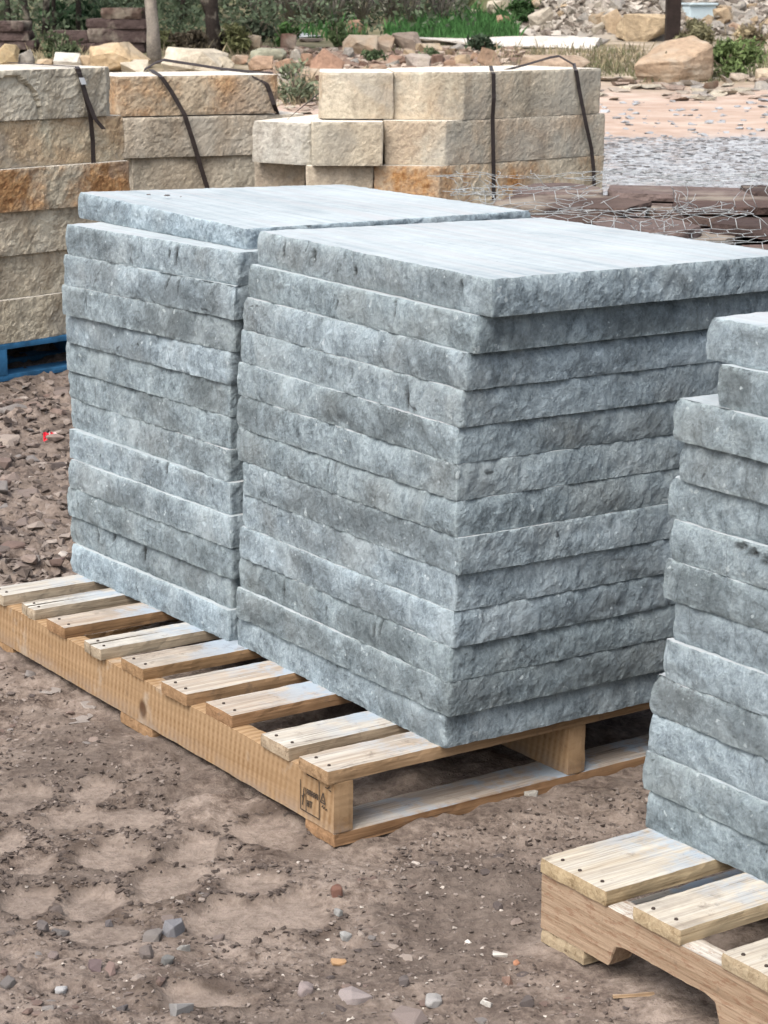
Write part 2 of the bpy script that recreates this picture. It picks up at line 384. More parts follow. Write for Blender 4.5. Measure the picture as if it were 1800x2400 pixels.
def m_pebble():
    s = NT('pebble_stone', .85, .25); v = s.coord(); n = s.noise(v, 90, 5, .7)
    c = s.mix(1., s.tint(), s.ramp(n, [(.3, .65), (.6, 1.2)]), 'MULTIPLY'); s.bump([(n, .5, .003)]); return s.col(c)

def m_wood(name='pallet_wood', ax=0):
    s = NT(name, .88, .12); st = lambda a, b: (a, b, b) if ax == 0 else (b, a, b)
    v = s.coord((1, 1, 1)); g = s.coord(st(3.0, 70)); g2 = s.coord(st(1.1, 20)); gf = s.coord(st(10, 300))
    n1 = s.noise(g, 1, 6, .65, 1.); n2 = s.noise(g2, 1, 5, .65, 1.4); n3 = s.noise(gf, 1, 3, .6); n4 = s.noise(v, 26, 6, .75); n5 = s.noise(v, 6, 5, .65)
    c = s.mix(1., s.tint(), s.ramp(s.math('ADD', s.math('MULTIPLY', n1, .45), s.math('ADD', s.math('MULTIPLY', n2, .35), s.math('MULTIPLY', n3, .2))), [(.34, (.44, .37, .31)), (.47, (.84, .80, .75)), (.56, (1.05, 1.03, 1.0)), (.66, (1.25, 1.24, 1.22))]), 'MULTIPLY')
    top = s.rng(s.nz(), .8, .95)
    c = s.mix(s.math('MULTIPLY', s.math('MULTIPLY', top, s.alpha()), s.rng(n2, .3, .6, .45, 1.)), c, s.mix(s.rng(s.math('ADD', s.math('MULTIPLY', n1, .5), s.math('MULTIPLY', n3, .5)), .36, .62), (.27, .26, .24), (.56, .54, .485)))
    c = s.mix(s.math('MULTIPLY', s.rng(n5, .52, .68, 0, .6), top), c, (.20, .185, .165))
    x = s.n('SeparateXYZ'); s.set(x.inputs[0], s.n('TexCoord').outputs['Object'])
    if ax == 0:
        dm = s.math('MULTIPLY', s.math('MULTIPLY', s.rng(x.outputs[0], .06, .2), s.rng(s.noise(v, 11, 5, .7), .46, .58)), top)
        c = s.mix(s.math('MULTIPLY', dm, .85), c, (.30, .37, .44))
    if ax: c = s.mix(s.rng(s.noise(s.coord(st(40, 120)), 1, 4, .75), .52, .62, 0, .55), c, (.20, .105, .065))
    c = s.mix(s.rng(n4, .58, .72, 0, .6), c, (.10, .08, .065))
    c = s.mix(s.rng(n1, .36, .30, 0, .7), c, (.07, .05, .038))
    s.bump([(n1, .5, .004), (n3, .4, .0015), (n4, .3, .002)]); return s.col(c)

def m_stringer():
    s = NT('rippled_stringer_wood', .85, .15); tc = s.n('TexCoord').outputs['Object']; x = s.n('SeparateXYZ'); s.set(x.inputs[0], tc)
    v = s.coord(); gl = s.coord((60, 2.5, 60)); n0 = s.noise(gl, 1, 5, .6, .8); nw = s.noise(v, 9, 3)
    yy = s.math('ADD', x.outputs[1], s.math('MULTIPLY', nw, .010))
    zz = s.math('ADD', x.outputs[2], s.math('MULTIPLY', s.noise(s.coord((1, .6, 1)), 9, 2), .02))
    wv = s.math('SINE', s.math('ADD', s.math('MULTIPLY', yy, 2 * math.pi / .0155), s.math('MULTIPLY', zz, 70.)))
    rw = s.math('SINE', s.math('MULTIPLY', zz, 2 * math.pi / .0135))
    k = s.math('ADD', s.math('MULTIPLY', wv, .42), s.math('MULTIPLY', s.math('MULTIPLY', wv, rw), .14))
    k = s.math('MULTIPLY', k, s.rng(s.noise(v, 14, 4), .3, .6, .3, 1.))
    c = s.mix(1., s.tint(), s.ramp(s.math('ADD', s.math('MULTIPLY', k, .42), s.math('ADD', s.math('MULTIPLY', n0, .75), .12)), [(.18, (.66, .57, .47)), (.5, (.95, .93, .9)), (.8, (1.18, 1.18, 1.18))]), 'MULTIPLY')
    c = s.mix(s.rng(s.noise(v, 8, 5, .65), .58, .70, 0, .6), c, (.40, .36, .30))
    # a knot
    kn = s.n('VectorMath', operation='DISTANCE'); mp = s.n('Mapping'); s.set(mp.inputs[0], tc); mp.inputs['Scale'].default_value = (0, 1, .8)
    s.set(kn.inputs[0], mp.outputs[0]); kn.inputs[1].default_value = (0, .66, .052 * .8)
    c = s.mix(s.rng(kn.outputs['Value'], .010, .018, .9, 0), c, (.07, .035, .018))
    lo = s.math('MULTIPLY', s.rng(x.outputs[2], .022, .055, 1., 0), s.rng(s.noise(v, 24, 5, .7), .38, .6)); c = s.mix(s.math('MULTIPLY', lo, .7), c, (.24, .195, .16)); c = s.mix(s.rng(s.noise(v, 34, 6, .75), .6, .72, 0, .55), c, (.13, .09, .06))
    s.bump([(k, .35, .0022), (n0, .3, .0015)]); return s.col(c)

def m_plain(name, col, rough=.8, nscale=60, var=.3, spec=.2, metal=0., bump=.3):
    s = NT(name, rough, spec); s.b.inputs['Metallic'].default_value = metal; v = s.coord(); n = s.noise(v, nscale, 5, .65)
    c = s.mix(1., col, s.ramp(n, [(.3, 1 - var), (.7, 1 + var)]), 'MULTIPLY'); s.bump([(n, bump, .003)]); return s.col(c)

def m_leaf(name='leaf', trans=.25):
    s = NT(name, .75, .2); v = s.coord(); n = s.noise(v, 2.6, 4, .6); g = s.n('NewGeometry')
    c = s.mix(1., s.tint(), s.ramp(n, [(.3, .45), (.5, .95), (.68, 1.5)]), 'MULTIPLY')
    c = s.mix(1., c, s.ramp(g.outputs['Random Per Island'], [(0, .6), (1, 1.4)]), 'MULTIPLY')
    tr = s.n('BsdfTranslucent'); s.set(tr.inputs[0], c); mx = s.n('MixShader'); mx.inputs[0].default_value = trans
    s.set(mx.inputs[1], s.b.outputs[0]); s.set(mx.inputs[2], tr.outputs[0]); s.set(s.t.nodes['Material Output'].inputs[0], mx.outputs[0]); return s.col(c)

def m_ground():
    s = NT('quarry_ground', .95, .12); tc = s.n('TexCoord').outputs['Object']; x = s.n('SeparateXYZ'); s.set(x.inputs[0], tc)
    v = s.coord(rnd=False); nl = s.noise(v, .9, 5, .6); nm = s.noise(v, 9, 6, .65); nf = s.noise(v, 70, 6, .7); nvf = s.noise(v, 260, 3, .7)
    vo = s.voro(v, 85); vo2 = s.voro(v, 34)
    mud = s.ramp(s.math('ADD', s.math('MULTIPLY', nm, .5), s.math('MULTIPLY', nf, .5)), [(.36, (.050, .037, .030)), (.44, (.112, .087, .072)), (.51, (.185, .149, .124)), (.61, (.275, .227, .192))])
    mud = s.mix(s.rng(nl, .45, .62, 0, .6), mud, s.mix(nf, (.127, .102, .087), (.207, .169, .146)))
    damp = s.rng(s.noise(v, 2.6, 5, .65, .5), .50, .60, 0, .6); mud = s.mix(damp, mud, s.mix(nf, (.058, .046, .039), (.118, .095, .081))); rdg = s.attr('ridge'); mud = s.mix(s.math('MULTIPLY', rdg, s.rng(nf, .38, .56, .0, .95)), mud, (.062, .046, .036)); pad = s.attr('pad'); mud = s.mix(s.math('MULTIPLY', pad, s.rng(nm, .3, .55, .25, .7)), mud, s.mix(s.rng(nf, .35, .65), (.200, .161, .134), (.278, .229, .192)))
    mud = s.mix(s.rng(vo, .10, .16, .32, 0), mud, s.mix(s.rng(s.voro(v, 85, out=1), .3, .8), (.06, .05, .045), (.33, .29, .26)))
    mud = s.mix(s.rng(vo2, .05, .11, .35, 0), mud, (.07, .055, .048))
    jit = s.math('ADD', x.outputs[1], s.math('MULTIPLY', s.math('SUBTRACT', s.noise(v, .35, 4), .5), 3.))
    grav = s.mix(s.rng(s.noise(v, 6, 5, .7), .38, .62), (.26, .27, .28), (.39, .41, .425))
    grav = s.mix(s.rng(s.noise(s.coord((1, .25, 1), False), 1.6, 4), .5, .66, 0, .8), grav, (.28, .22, .185))
    tan = s.mix(s.rng(s.noise(s.coord((.8, 1.5, 1), False), 1.7, 7, .7, .6), .35, .65), (.33, .235, .18), (.47, .385, .325))
    soil = s.mix(s.rng(s.noise(v, 1.7, 5), .4, .6), (.20, .165, .11), (.40, .34, .27))
    weed = s.mix(s.rng(s.noise(v, 2.3, 5), .4, .62), (.085, .095, .045), (.24, .21, .14))
    c = s.mix(s.rng(jit, 12.5, 15), mud, grav); c = s.mix(s.rng(jit, 18.3, 19.3), c, tan); c = s.mix(s.rng(jit, 22.5, 25), c, soil); c = s.mix(s.math('MULTIPLY', s.rng(jit, 26, 29), s.rng(x.outputs[0], .6, -.4)), c, weed); c = s.mix(s.rng(jit, 33, 36), c, weed)
    scr = s.math('MULTIPLY', s.rng(x.outputs[1], 30.5, 31.5), s.rng(x.outputs[0], 1.6, 2.6)); c = s.mix(scr, c, s.mix(s.noise(v, 5, 5), (.20, .185, .16), (.36, .335, .30)))
    s.bump([(nm, .25, .02), (nf, .65, .008), (s.rng(vo, 0, .25, 1, 0), .35, .006), (nvf, .5, .002)]); return s.col(c)

M = dict(slab=m_slab(), sand=m_sand(), sandfine=m_sand('fine_cut_sandstone', 1.9), rock=m_rock(), peb=m_pebble(), wood=m_wood(), woodlong=m_wood('long_grained_wood', 1), stringer=m_stringer(), leaf=m_leaf(), ground=m_ground(),
         nail=m_plain('rusty_nail', (.05, .038, .032), .7), ink=m_plain('black_stamp_ink', (.045, .036, .03), .9), strap=m_plain('brown_strap', (.034, .026, .024), .55, 30, .35, .3),
         clip=m_plain('strap_seal', (.55, .58, .6), .5, 40, .1), wire=m_plain('galvanised_wire', (.33, .355, .36), .55, 40, .3, .3), bark=m_rock('bark', 3.), post=m_plain('rusted_dark_steel', (.022, .015, .013), .7, 12, .4),
         tank=m_plain('pale_painted_sheet', (.46, .56, .60), .5, 3, .12), red=m_plain('red_wrapper', (.55, .012, .03), .4, 50, .2, .5), white=m_plain('white_foil', (.75, .6, .6), .4, 40, .1),
         blue=None)

# ------------------------------------------------------------------ ground
def axis(a, b, fine, g, lo, hi):
    m = list(np.arange(a, b, fine)); st = fine; x = m[-1]; up = []
    while x < hi: st *= g; x += st; up.append(x)
    st = fine; x = m[0]; dn = []
    while x > lo: st *= 1.06; x -= st; dn.append(x)
    return np.array(dn[::-1] + m + up)
gx = axis(-1.25, 1.15, .009, 1.05, -150, 150); gy = axis(2.5, 5.8, .009, 1.014, -60, 260)
GX, GY = np.meshgrid(gx, gy); fx, fy = GX.ravel(), GY.ravel()
Z = ground_h(fx, fy); nx, ny = len(gx), len(gy)
ii = (np.arange(ny - 1)[:, None] * nx + np.arange(nx - 1)[None]).ravel()
Fq = np.stack([ii, ii + 1, ii + 1 + nx, ii + nx], 1)
me = bpy.data.meshes.new('ground'); me.vertices.add(len(fx)); me.vertices.foreach_set('co', np.stack([fx, fy, Z], 1).ravel())
me.loops.add(Fq.size); me.loops.foreach_set('vertex_index', Fq.ravel().astype(np.int32)); me.polygons.add(len(Fq)); me.polygons.foreach_set('loop_start', (np.arange(len(Fq)) * 4).astype(np.int32))
me.update(calc_edges=True); me.polygons.foreach_set('use_smooth', np.ones(len(Fq), bool))
a = me.attributes.new('pad', 'FLOAT', 'POINT'); a.data.foreach_set('value', pad_mask(fx, fy).astype(np.float32))
m_ = pad_mask(fx, fy); rd = np.clip(pad_mask(fx, fy, 1.55) * 1.3 - m_ * 1.6, 0, 1) * np.clip(.5 + 1.5 * fbm(pts2(fx, fy), 14, 3, 61), 0, 1)
a = me.attributes.new('ridge', 'FLOAT', 'POINT'); a.data.foreach_set('value', rd.astype(np.float32))
tag(link('ground', me, M['ground']), None, None, None, 'structure')

# ------------------------------------------------------------------ main frame of the two grey pallets: u along the stringers, v along the boards
YAW = .9725; PO = np.array([-.0803, 3.3031]); CU = np.array([-math.cos(YAW), math.sin(YAW)]); CV = np.array([math.sin(YAW), math.cos(YAW)]); RZ = math.pi / 2 - YAW
def uvw(u, v, z=0.): p = PO + CU * u + CV * v; return (p[0], p[1], z)
def uv_of(P): q = np.array(P[:2]) - PO; return float(q @ CU), float(q @ CV)

def rect(x0, x1, y0, y1): return [(x0, y0), (x1, y0), (x1, y1), (x0, y1)]

nail_me = None
def add_nails(board, spots, z):
    global nail_me
    if nail_me is None:
        bm = bmesh.new(); bmesh.ops.create_cone(bm, cap_ends=True, segments=8, radius1=.0034, radius2=.0026, depth=.003); nail_me = bpy.data.meshes.new('nail'); bm.to_mesh(nail_me); bm.free()
    for (x, y) in spots: link('nail', nail_me, M['nail'], board, (x, y, z + .0006))

def pallet(label, u0, v0, L, Wd, boards, woodcols, group, stringer_col, bottoms, notches=None, bt=.022, st=.089, mats=(None, None), zoff=0., rotz=RZ, origin=None, nails=True, sw=.038, splits=(), first_in=0.):
    """Boards run along local x, stringers along local y."""
    o = origin if origin is not None else uvw(u0, v0)
    t = thing('wooden_pallet', label, 'pallet', (o[0], o[1], zoff), rotz, group)
    mw, ms = mats[0] or M['wood'], mats[1] or M['stringer']
    for i, (a, b, x0, x1) in enumerate(boards):
        plan = rect(x0, x1, a, b); r = random.Random(i * 7 + int(L * 100))
        if i in splits:      # a crack that opens at the end of the board
            m = a + (b - a) * r.uniform(.4, .6); l = r.uniform(.12, .2); plan = [(x0, a), (x1, a), (x1, b), (x0 + r.uniform(0, .01), b), (x0 + .004, m + .003), (x0 + l * .5, m + .005), (x0 + l, m + .002), (x0 + l * .5, m + .001), (x0, m - .002)]
            plan = [(x0, a), (x1, a), (x1, b), (x0 + .002, b), (x0, m + .006), (x0 + l * .5, m + .005), (x0 + l, m), (x0 + l * .5, m - .0005), (x0 - .002, m - .002)]
        bo = link('deck_board', prism('deck_board', plan, bt + st, 2 * bt + st, .010, .0016, 45, 1, .0016, 0, i + 3, .002, capin=.003), mw, t, col=woodcols[i % len(woodcols)])
        if nails: add_nails(bo, [(x0 + .019 + r.uniform(-.004, .004), a + (b - a) * q + r.uniform(-.005, .005)) for q in ((.28, .72) if b - a < .11 else (.2, .5, .8))], 2 * bt + st)
    for k, x in enumerate((0., Wd / 2 - sw / 2, Wd - sw)):
        if notches:
            pl = [(0, bt)]
            for (p, q) in notches: pl += [(p, bt), (p + .012, bt + .033), (p + .03, bt + .038), (q - .03, bt + .038), (q - .012, bt + .033), (q, bt)]
            pl += [(L, bt), (L, bt + st), (0, bt + st)]
        else: pl = [(0, bt), (L, bt), (L, bt + st), (0, bt + st)]
        link('stringer', prism('stringer', pl, x, x + sw, .012, .0008, 60, 1, .0018, 0, k + 20, .002, perm=True, capin=.004), ms, t, col=stringer_col)
    for i, (a, b) in enumerate(bottoms):
        link('bottom_board', prism('bottom_board', rect(0, Wd, a, b), 0, bt, .014, .001, 60, 1, .002, 0, i + 40, .002, capin=.004), mw, t, col=woodcols[(i + 2) % len(woodcols)])
    return t

# main pallet -------------------------------------------------------
bd = [(0.0, .090), (.131, .222), (.329, .421), (.475, .570), (.651, .738), (.806, .880), (.974, 1.057), (1.124, 1.192), (1.258, 1.33)]
PW = 1.02
MAIN_L = 1.33
cols = [(.31, .215, .13, .85), (.35, .29, .215, .95), (.28, .175, .10, .75), (.29, .19, .11, .8), (.28, .185, .105, .8), (.34, .29, .22, 1.), (.27, .17, .095, .75), (.35, .30, .23, 1.), (.37, .32, .25, 1.)]
main = pallet('yellow brown pallet of nine spaced boards under the two tall grey stacks', 0, 0, MAIN_L, PW, [(a, b, -.006 + .006 * ((i * 37) % 5 - 2) / 2, PW) for i, (a, b) in enumerate(bd)], cols, 'pallets under the grey slabs',
              (.315, .215, .125, 1.), [(0, .09), (.625, .755), (1.24, 1.33)], splits=(5, 7))
# the treatment stamp: framed marks inked on the stringer face
def stamp(parent):
    V, Fs = [], []
    def quad(y0, y1, z0, z1):
        b = len(V); V.extend([(-.0022, y0, z0), (-.0022, y1, z0), (-.0022, y1, z1), (-.0022, y0, z1)]); Fs.append((b, b + 3, b + 2, b + 1))
    y = lambda k: .100 - k              # reading direction runs towards the near corner
    def seg(k0, z0, k1, z1, wd=.0015):
        a = Vector((-.0022, y(k0), z0)); b_ = Vector((-.0022, y(k1), z1)); d = (b_ - a).normalized(); n = Vector((0, -d.z, d.y)) * wd / 2
        b = len(V); V.extend([(a - n)[:], (b_ - n)[:], (b_ + n)[:], (a + n)[:]]); Fs.append((b, b + 1, b + 2, b + 3))
    for sgm in [(0, .036, 0, .088), (0, .036, .058, .036), (.058, .036, .058, .102), (.020, .103, .052, .103), (.017, .037, .017, .078)]: seg(*sgm)
    for sgm in [(.006, .045, .010, .072), (.010, .072, .012, .078), (.008, .060, .012, .066), (.008, .055, .005, .062)]: seg(*sgm, wd=.0018)
    for i in range(5):
        k = .021 + i * .007; seg(k, .068, k, .077); seg(k, .077, k + .004, .077, .0018); seg(k + .004, .077, k + .004, .068, .0018); seg(k, .0725, k + .004, .0725, .0016)
    for (a0, b0, a1, b1) in [(.021, .047, .021, .058), (.026, .047, .026, .058), (.021, .0525, .026, .0525), (.029, .058, .036, .058), (.0325, .047, .0325, .058)]: seg(a0, b0, a1, b1, .0022)   # HT
    for (a0, b0, a1, b1) in [(.062, .068, .070, .086), (.070, .086, .076, .068), (.076, .068, .062, .068), (.068, .072, .072, .072), (.066, .060, .070, .064), (.071, .059, .075, .063), (.077, .058, .081, .061)]: seg(a0, b0, a1, b1, .0020)
    for (a0, b0, a1, b1) in [(.076, .098, .084, .098), (.084, .098, .090, .103), (.087, .096, .094, .096)]: seg(a0, b0, a1, b1, .0014)
    V2 = V + [(x + .0004, y_, z_) for x, y_, z_ in V]; n = len(V); F2 = list(Fs)
    for q in Fs:
        for i in range(4): k = (i + 1) % 4; F2.append((q[k], q[i], q[i] + n, q[k] + n))
    return link('stamp', mesh_np('stamp', V2, F2, smooth=False), M['ink'], parent)
stamp(main)

# second pallet, running out of the picture at the right -------------
CU0 = -.47
cb = []
LC = 1.22
for (a, b) in [(0, .150), (.207, .305), (.385, .475), (.555, .645), (.73, .82), (.90, .99), (1.08, 1.22)]: cb.append((LC - b, LC - a, -.004, 1.02))
colsC = [(.37, .30, .195, .8), (.37, .30, .2, .75), (.36, .30, .21, .75), (.36, .30, .22, .75)]
pallet('speckled pale pallet with a wide end board, cut by the picture edge', CU0 - LC, .058, LC, 1.02, cb, colsC, 'pallets under the grey slabs', (.33, .25, .18, 1.), [(LC - .10, LC), (.56, .66), (0, .10)],
       mats=(None, M['woodlong']), notches=[(LC - .155 - .23 - .42, LC - .155 - .42 - .005), (LC - .385, LC - .155)])

# ------------------------------------------------------------------ grey slabs
ORD = ['bottom', 'second', 'third', 'fourth', 'fifth', 'sixth', 'seventh', 'eighth', 'ninth', 'tenth', 'eleventh', 'twelfth', 'topmost']
def slab(u, v, du, dv, z0, z1, label, seed, rot=0., rough=1., cb=(0, 0, 0, 0), ct=(0, 0, 0, 0), chip=None, pits=None):
    """cb / ct lift the four lower / upper corners (v0u0, v1u0, v1u1, v0u1): slabs are not quite even in thickness."""
    r = random.Random(seed); jt = lambda: r.uniform(-.003, .003)
    plan = [(jt(), jt()), (dv + jt(), jt()), (dv + jt(), du + jt()), (jt(), du + jt())]; H = z1 - z0 - .0007
    me = prism('slab', [(p[0] - dv / 2, p[1] - du / 2) for p in plan], 0, H, .0044, .0030 * rough, 30, .6, chip or r.choice([.0014, .002, .0026, .0034, .0045]), r.uniform(-.0008, .0022), seed, .004, ridged=.0010 * rough, capin=.006, fine=.0026, pitch=r.choice([.0015, .003, .004, .005, .0065, .0085]))
    n = len(me.vertices); co = np.zeros(n * 3); me.vertices.foreach_get('co', co); co = co.reshape(-1, 3)
    a_, b_ = np.clip(co[:, 0] / dv + .5, 0, 1), np.clip(co[:, 1] / du + .5, 0, 1); t_ = np.clip(co[:, 2] / H, 0, 1)
    bil = lambda c: (1 - a_) * (1 - b_) * c[0] + a_ * (1 - b_) * c[1] + a_ * b_ * c[2] + (1 - a_) * b_ * c[3]
    pv = np.zeros(n)
    if pits is None:      # dark seams that run down the split face of some slabs
        pits = [(r.uniform(.06, du - .06), r.uniform(.012, H - .012), r.uniform(.002, .005), r.uniform(.008, .022)) for _ in range(r.choice([0, 0, 1, 2, 4]))]
    on = co[:, 0] < -dv / 2 + .03; wq = .006 * fbm(co, 60, 3, seed + 40); wz_ = .006 * fbm(co, 60, 3, seed + 41)
    for (ps_, pz_, ru, rz_) in pits:
        dd = np.sqrt(((du / 2 - co[:, 1] - ps_ + wq) / ru) ** 2 + ((co[:, 2] - pz_ + wz_) / rz_) ** 2); pv = np.maximum(pv, np.clip(1.4 - dd, 0, 1) * on)
    co[:, 0] += .006 * pv; at_ = me.attributes.new('pits', 'FLOAT', 'POINT'); at_.data.foreach_set('value', pv.astype(np.float32))
    co[:, 2] += (1 - t_) * bil(cb) + t_ * bil(ct); me.vertices.foreach_set('co', co.ravel()); me.update()
    o = link('stone_slab', me, M['slab'], None, uvw(u + du / 2, v + dv / 2, z0), RZ + rot)
    return tag(o, label, 'stone slab', 'grey rock faced slabs stacked on pallets')

ZD = .133
uA = [-.020, -.033, -.036, -.040, -.041, -.047, -.050, -.048, -.045, -.048, -.053, -.062, -.090]
vA = [.213, .207, .211, .208, .213, .214, .215, .218, .222, .225, .226, .238, .250]
oA = [0, 0, 0, 0, .001, .004, .007, .007, .007, .007, .007, .007, .007, .007]          # two thicker slabs halfway up
tA_ = [0, 0, 0, 0, 0, 0, 0, .002, .004, .006, .007, .008, .009, .010]                  # far ends a little thicker
tz = (.917 - ZD) / 13
for k in range(13):
    lab = f'{ORD[k]} grey slab of the nearer stack in the middle' + (', counted from the pallet' if 0 < k < 12 else '')
    if k >= 11: lab = ['twelfth grey slab of the nearer middle stack, shaded under the top one', 'topmost grey slab of the nearer middle stack, overhanging with broad pale top'][k - 11]
    lo, hi = tA_[k], tA_[k + 1]
    slab(uA[k] + (.004 if k > 5 else 0), vA[k] + (.003 if k > 5 else .006), .706 + (.027 if k == 12 else .011 if k > 5 else 0), .655, ZD + tz * k + oA[k], ZD + tz * (k + 1) + oA[k + 1], lab, 100 + k, rot=-.017, cb=(0, 0, 0, lo), ct=(0, 0, 0, hi), chip=.0022 if k == 12 else None)
vBn = [.229, .243, .231, .230, .235, .237, .247, .247, .248, .256, .250, .270, .318]
uB = [1.371, 1.380, 1.372, 1.366, 1.377, 1.386, 1.395, 1.390, 1.381, 1.368, 1.367, 1.366, 1.440]
vB = [.208, .216, .206, .204, .212, .223, .228, .222, .213, .205, .209, .222, .300]
u0B = [.712, .723, .704, .699, .714, .717, .722, .723, .721, .728, .707, .716, .722]
tb = (.952 - ZD) / 13
for k in range(13):
    lab = f'{ORD[k]} grey slab of the left rear stack' + (', counted from the pallet' if 0 < k < 12 else '') if k < 12 else 'topmost grey slab of the left rear stack, set in from its left edge'
    slab(u0B[k] + .015, (vB[k] + vBn[k]) / 2 - [.006, .009, .007, .007, .007, .004, .008, .009, .011, .016, .014, .022, .024][k], uB[k] - u0B[k] - .015, .635 if k < 12 else .676, ZD + tb * k, ZD + tb * (k + 1), lab, 200 + k, rot=(vBn[k] - vB[k]) / (uB[k] - u0B[k]) if k < 12 else 0, ct=(0, 0, 0, 0) if k < 12 else (-.024, -.025, -.022, -.007))
cD = [(1397, 1787), (1390, 1703), (1398, 1620), (1405, 1540), (1410, 1452), (1447, 1378), (1450, 1297), (1433, 1203), (1455, 1118), (1440, 1030), (1463, 952), (1456, 860), (1555, 787)]
uC = [-.468, -.460, -.459, -.465, -.460, -.490, -.496, -.474, -.487, -.478, -.505, -.497, -.57]
uC = [-.468, -.460, -.463, -.468, -.472, -.498, -.497, -.478, -.492, -.478, -.500, -.488, -.565, -.530]
tC = .0603
labC = {12: 'topmost grey slab of the right stack, jutting over the one below', 11: 'set back grey slab directly under the top of the right stack', 7: 'grey slab in the right stack with black pits on its face', 6: 'jutting grey slab just under the black pitted one in the right stack'}
zC = [1787, 1703, 1620, 1540, 1452, 1378, 1297, 1203, 1118, 1030, 952, 860, 787, 683]
uCt = [-.468, -.460, -.459, -.465, -.457, -.487, -.494, -.470, -.479, -.470, -.501, -.490, -.573, -.524]
uCs = [-.462, -.460, -.463, -.460, -.485, -.492, -.474, -.484, -.470, -.497, -.488, -.570, -.527]
vCs = [.262, .262, .265, .266, .272, .277, .272, .277, .281, .275, .268, .278, .290]
for k in range(13):
    lab = labC.get(k) or f'{ORD[k]} grey slab of the right stack' + (', counted from the pallet' if k else ', resting on the speckled pallet')
    slab(uCs[k] - .71, vCs[k], .71, .655, ZD + tC * k, ZD + tC * (k + 1), lab, 300 + k, rough=.8, pits=[(.145, .051, .011, .006), (.170, .046, .010, .006), (.196, .040, .011, .008), (.216, .030, .009, .010), (.236, .020, .008, .007), (.258, .022, .006, .005), (.275, .012, .009, .007)] if k == 7 else None)

# ------------------------------------------------------------------ sandstone block stacks behind
def block(label, plan, z0, z1, col, stain, seed, rough=1., group='cut sandstone blocks strapped in stacks'):
    c = np.mean(np.array(plan), 0)
    me = prism('block', [tuple(np.array(p) - c) for p in plan], 0, z1 - z0 - .0015, .008 if seed < 410 else .010, .005 * rough, 10, .8, .003, .0, seed, .005, ridged=.007 * rough, steps=.014 * rough, fine=.0034 * rough)
    o = link('sandstone_block', me, M['sandfine' if seed >= 410 else 'sand'], None, (c[0], c[1], z0), None, col + (stain,))
    return tag(o, label, 'stone block', group)

def wx(px, Y): return at_y(px, 300, Y)[0]       # x of a native picture column at depth Y
# left stack: long face runs away to the right
aD = R(42); dD = np.array([math.sin(aD), math.cos(aD)]); nD = np.array([-dD[1], dD[0]])   # nD points behind
D0 = np.array([-.965, 8.10])
zD = [.135, .29, .445, .600, .752, .917, 1.093]
offD = [-.03, -.025, -.03, -.005, 0., -.03]; 
labD = ['lowest yellow block of the left stack on the blue pallet', 'second lowest yellow block in the left stack above the blue pallet', 'third lowest pale yellow block of the left stack behind grey slabs', 'rust orange stained block in the left sandstone stack',
        'yellow block under the cracked top one in the left stack', 'top block of the left sandstone stack with a crack on its face']
colD = [(.47, .43, .335), (.49, .45, .355), (.51, .49, .40), (.46, .415, .32), (.53, .485, .365), (.51, .475, .385)]; stD = [.15, .1, .25, .95, .5, .12]
for k in range(6):
    e = D0 + dD * offD[k]; n_in = nD * (.012 * ((k * 5) % 3 - 1))
    if k == 5: pl = [e - dD * 1.35 + n_in, e - dD * .06 + n_in, e + dD * .0 + nD * .05, e + nD * .5, e - dD * 1.35 + nD * .5]
    else: pl = [e - dD * 1.35 + n_in, e + n_in, e + nD * .5, e - dD * 1.35 + nD * .5]
    o = block(labD[k], pl, zD[k], zD[k + 1], colD[k], stD[k], 400 + k, 1.25)
    if k == 5:      # a slipped flake: the face steps back below a curved crack
        ck = []
        for (px, py) in [(-40, 190), (10, 181), (42, 178), (66, 196), (82, 212), (90, 235), (96, 262)]:
            for q_ in np.arange(-1.5, .2, .004):
                q = D0 + dD * q_
                if wx(px, q[1]) >= q[0] - .003: pass
                if wx(px, q[1]) <= q[0]: ck.append((q_, at_y(px, py, q[1])[2])); break
        ck.sort(); n_ = len(o.data.vertices); co = np.zeros(n_ * 3); o.data.vertices.foreach_get('co', co); co = co.reshape(-1, 3); W_ = co[:, :2] + np.array(o.location[:2])
        sD = (W_ - D0) @ dD; dN = (W_ - D0) @ nD; zc = np.interp(sD, [c_[0] for c_ in ck], [c_[1] for c_ in ck]); dz_ = zc - (co[:, 2] + zD[5])
        push = .022 * np.exp(-np.clip(dz_, 0, 1) / .05) * (dz_ > 0) * (sD < ck[-1][0]) * (np.abs(dN) < .06); co[:, :2] += nD[None] * push[:, None]; o.data.vertices.foreach_set('co', co.ravel()); o.data.update()
# the crack: a hairline ledge standing proud on the top block
# blue pallet below
bl = []
for (a, b) in [(0, .12), (.19, .28), (.36, .45), (.52, .64)]: bl.append((a, b, 0., 1.25))
MB = m_plain('worn_blue_paint', (.03, .125, .25), .75, 9, .45, .2)
po = D0 - dD * 1.27 - nD * .02
pallet('worn blue pallet carrying the left sandstone stack', 0, 0, .64, 1.25, bl, [(1, 1, 1, 1)], None, (1, 1, 1, 1), [(0, .10), (.27, .37), (.54, .64)], bt=.020, st=.094, mats=(MB, MB), rotz=math.pi / 2 - aD, origin=(po[0], po[1], 0), nails=False, sw=.09)

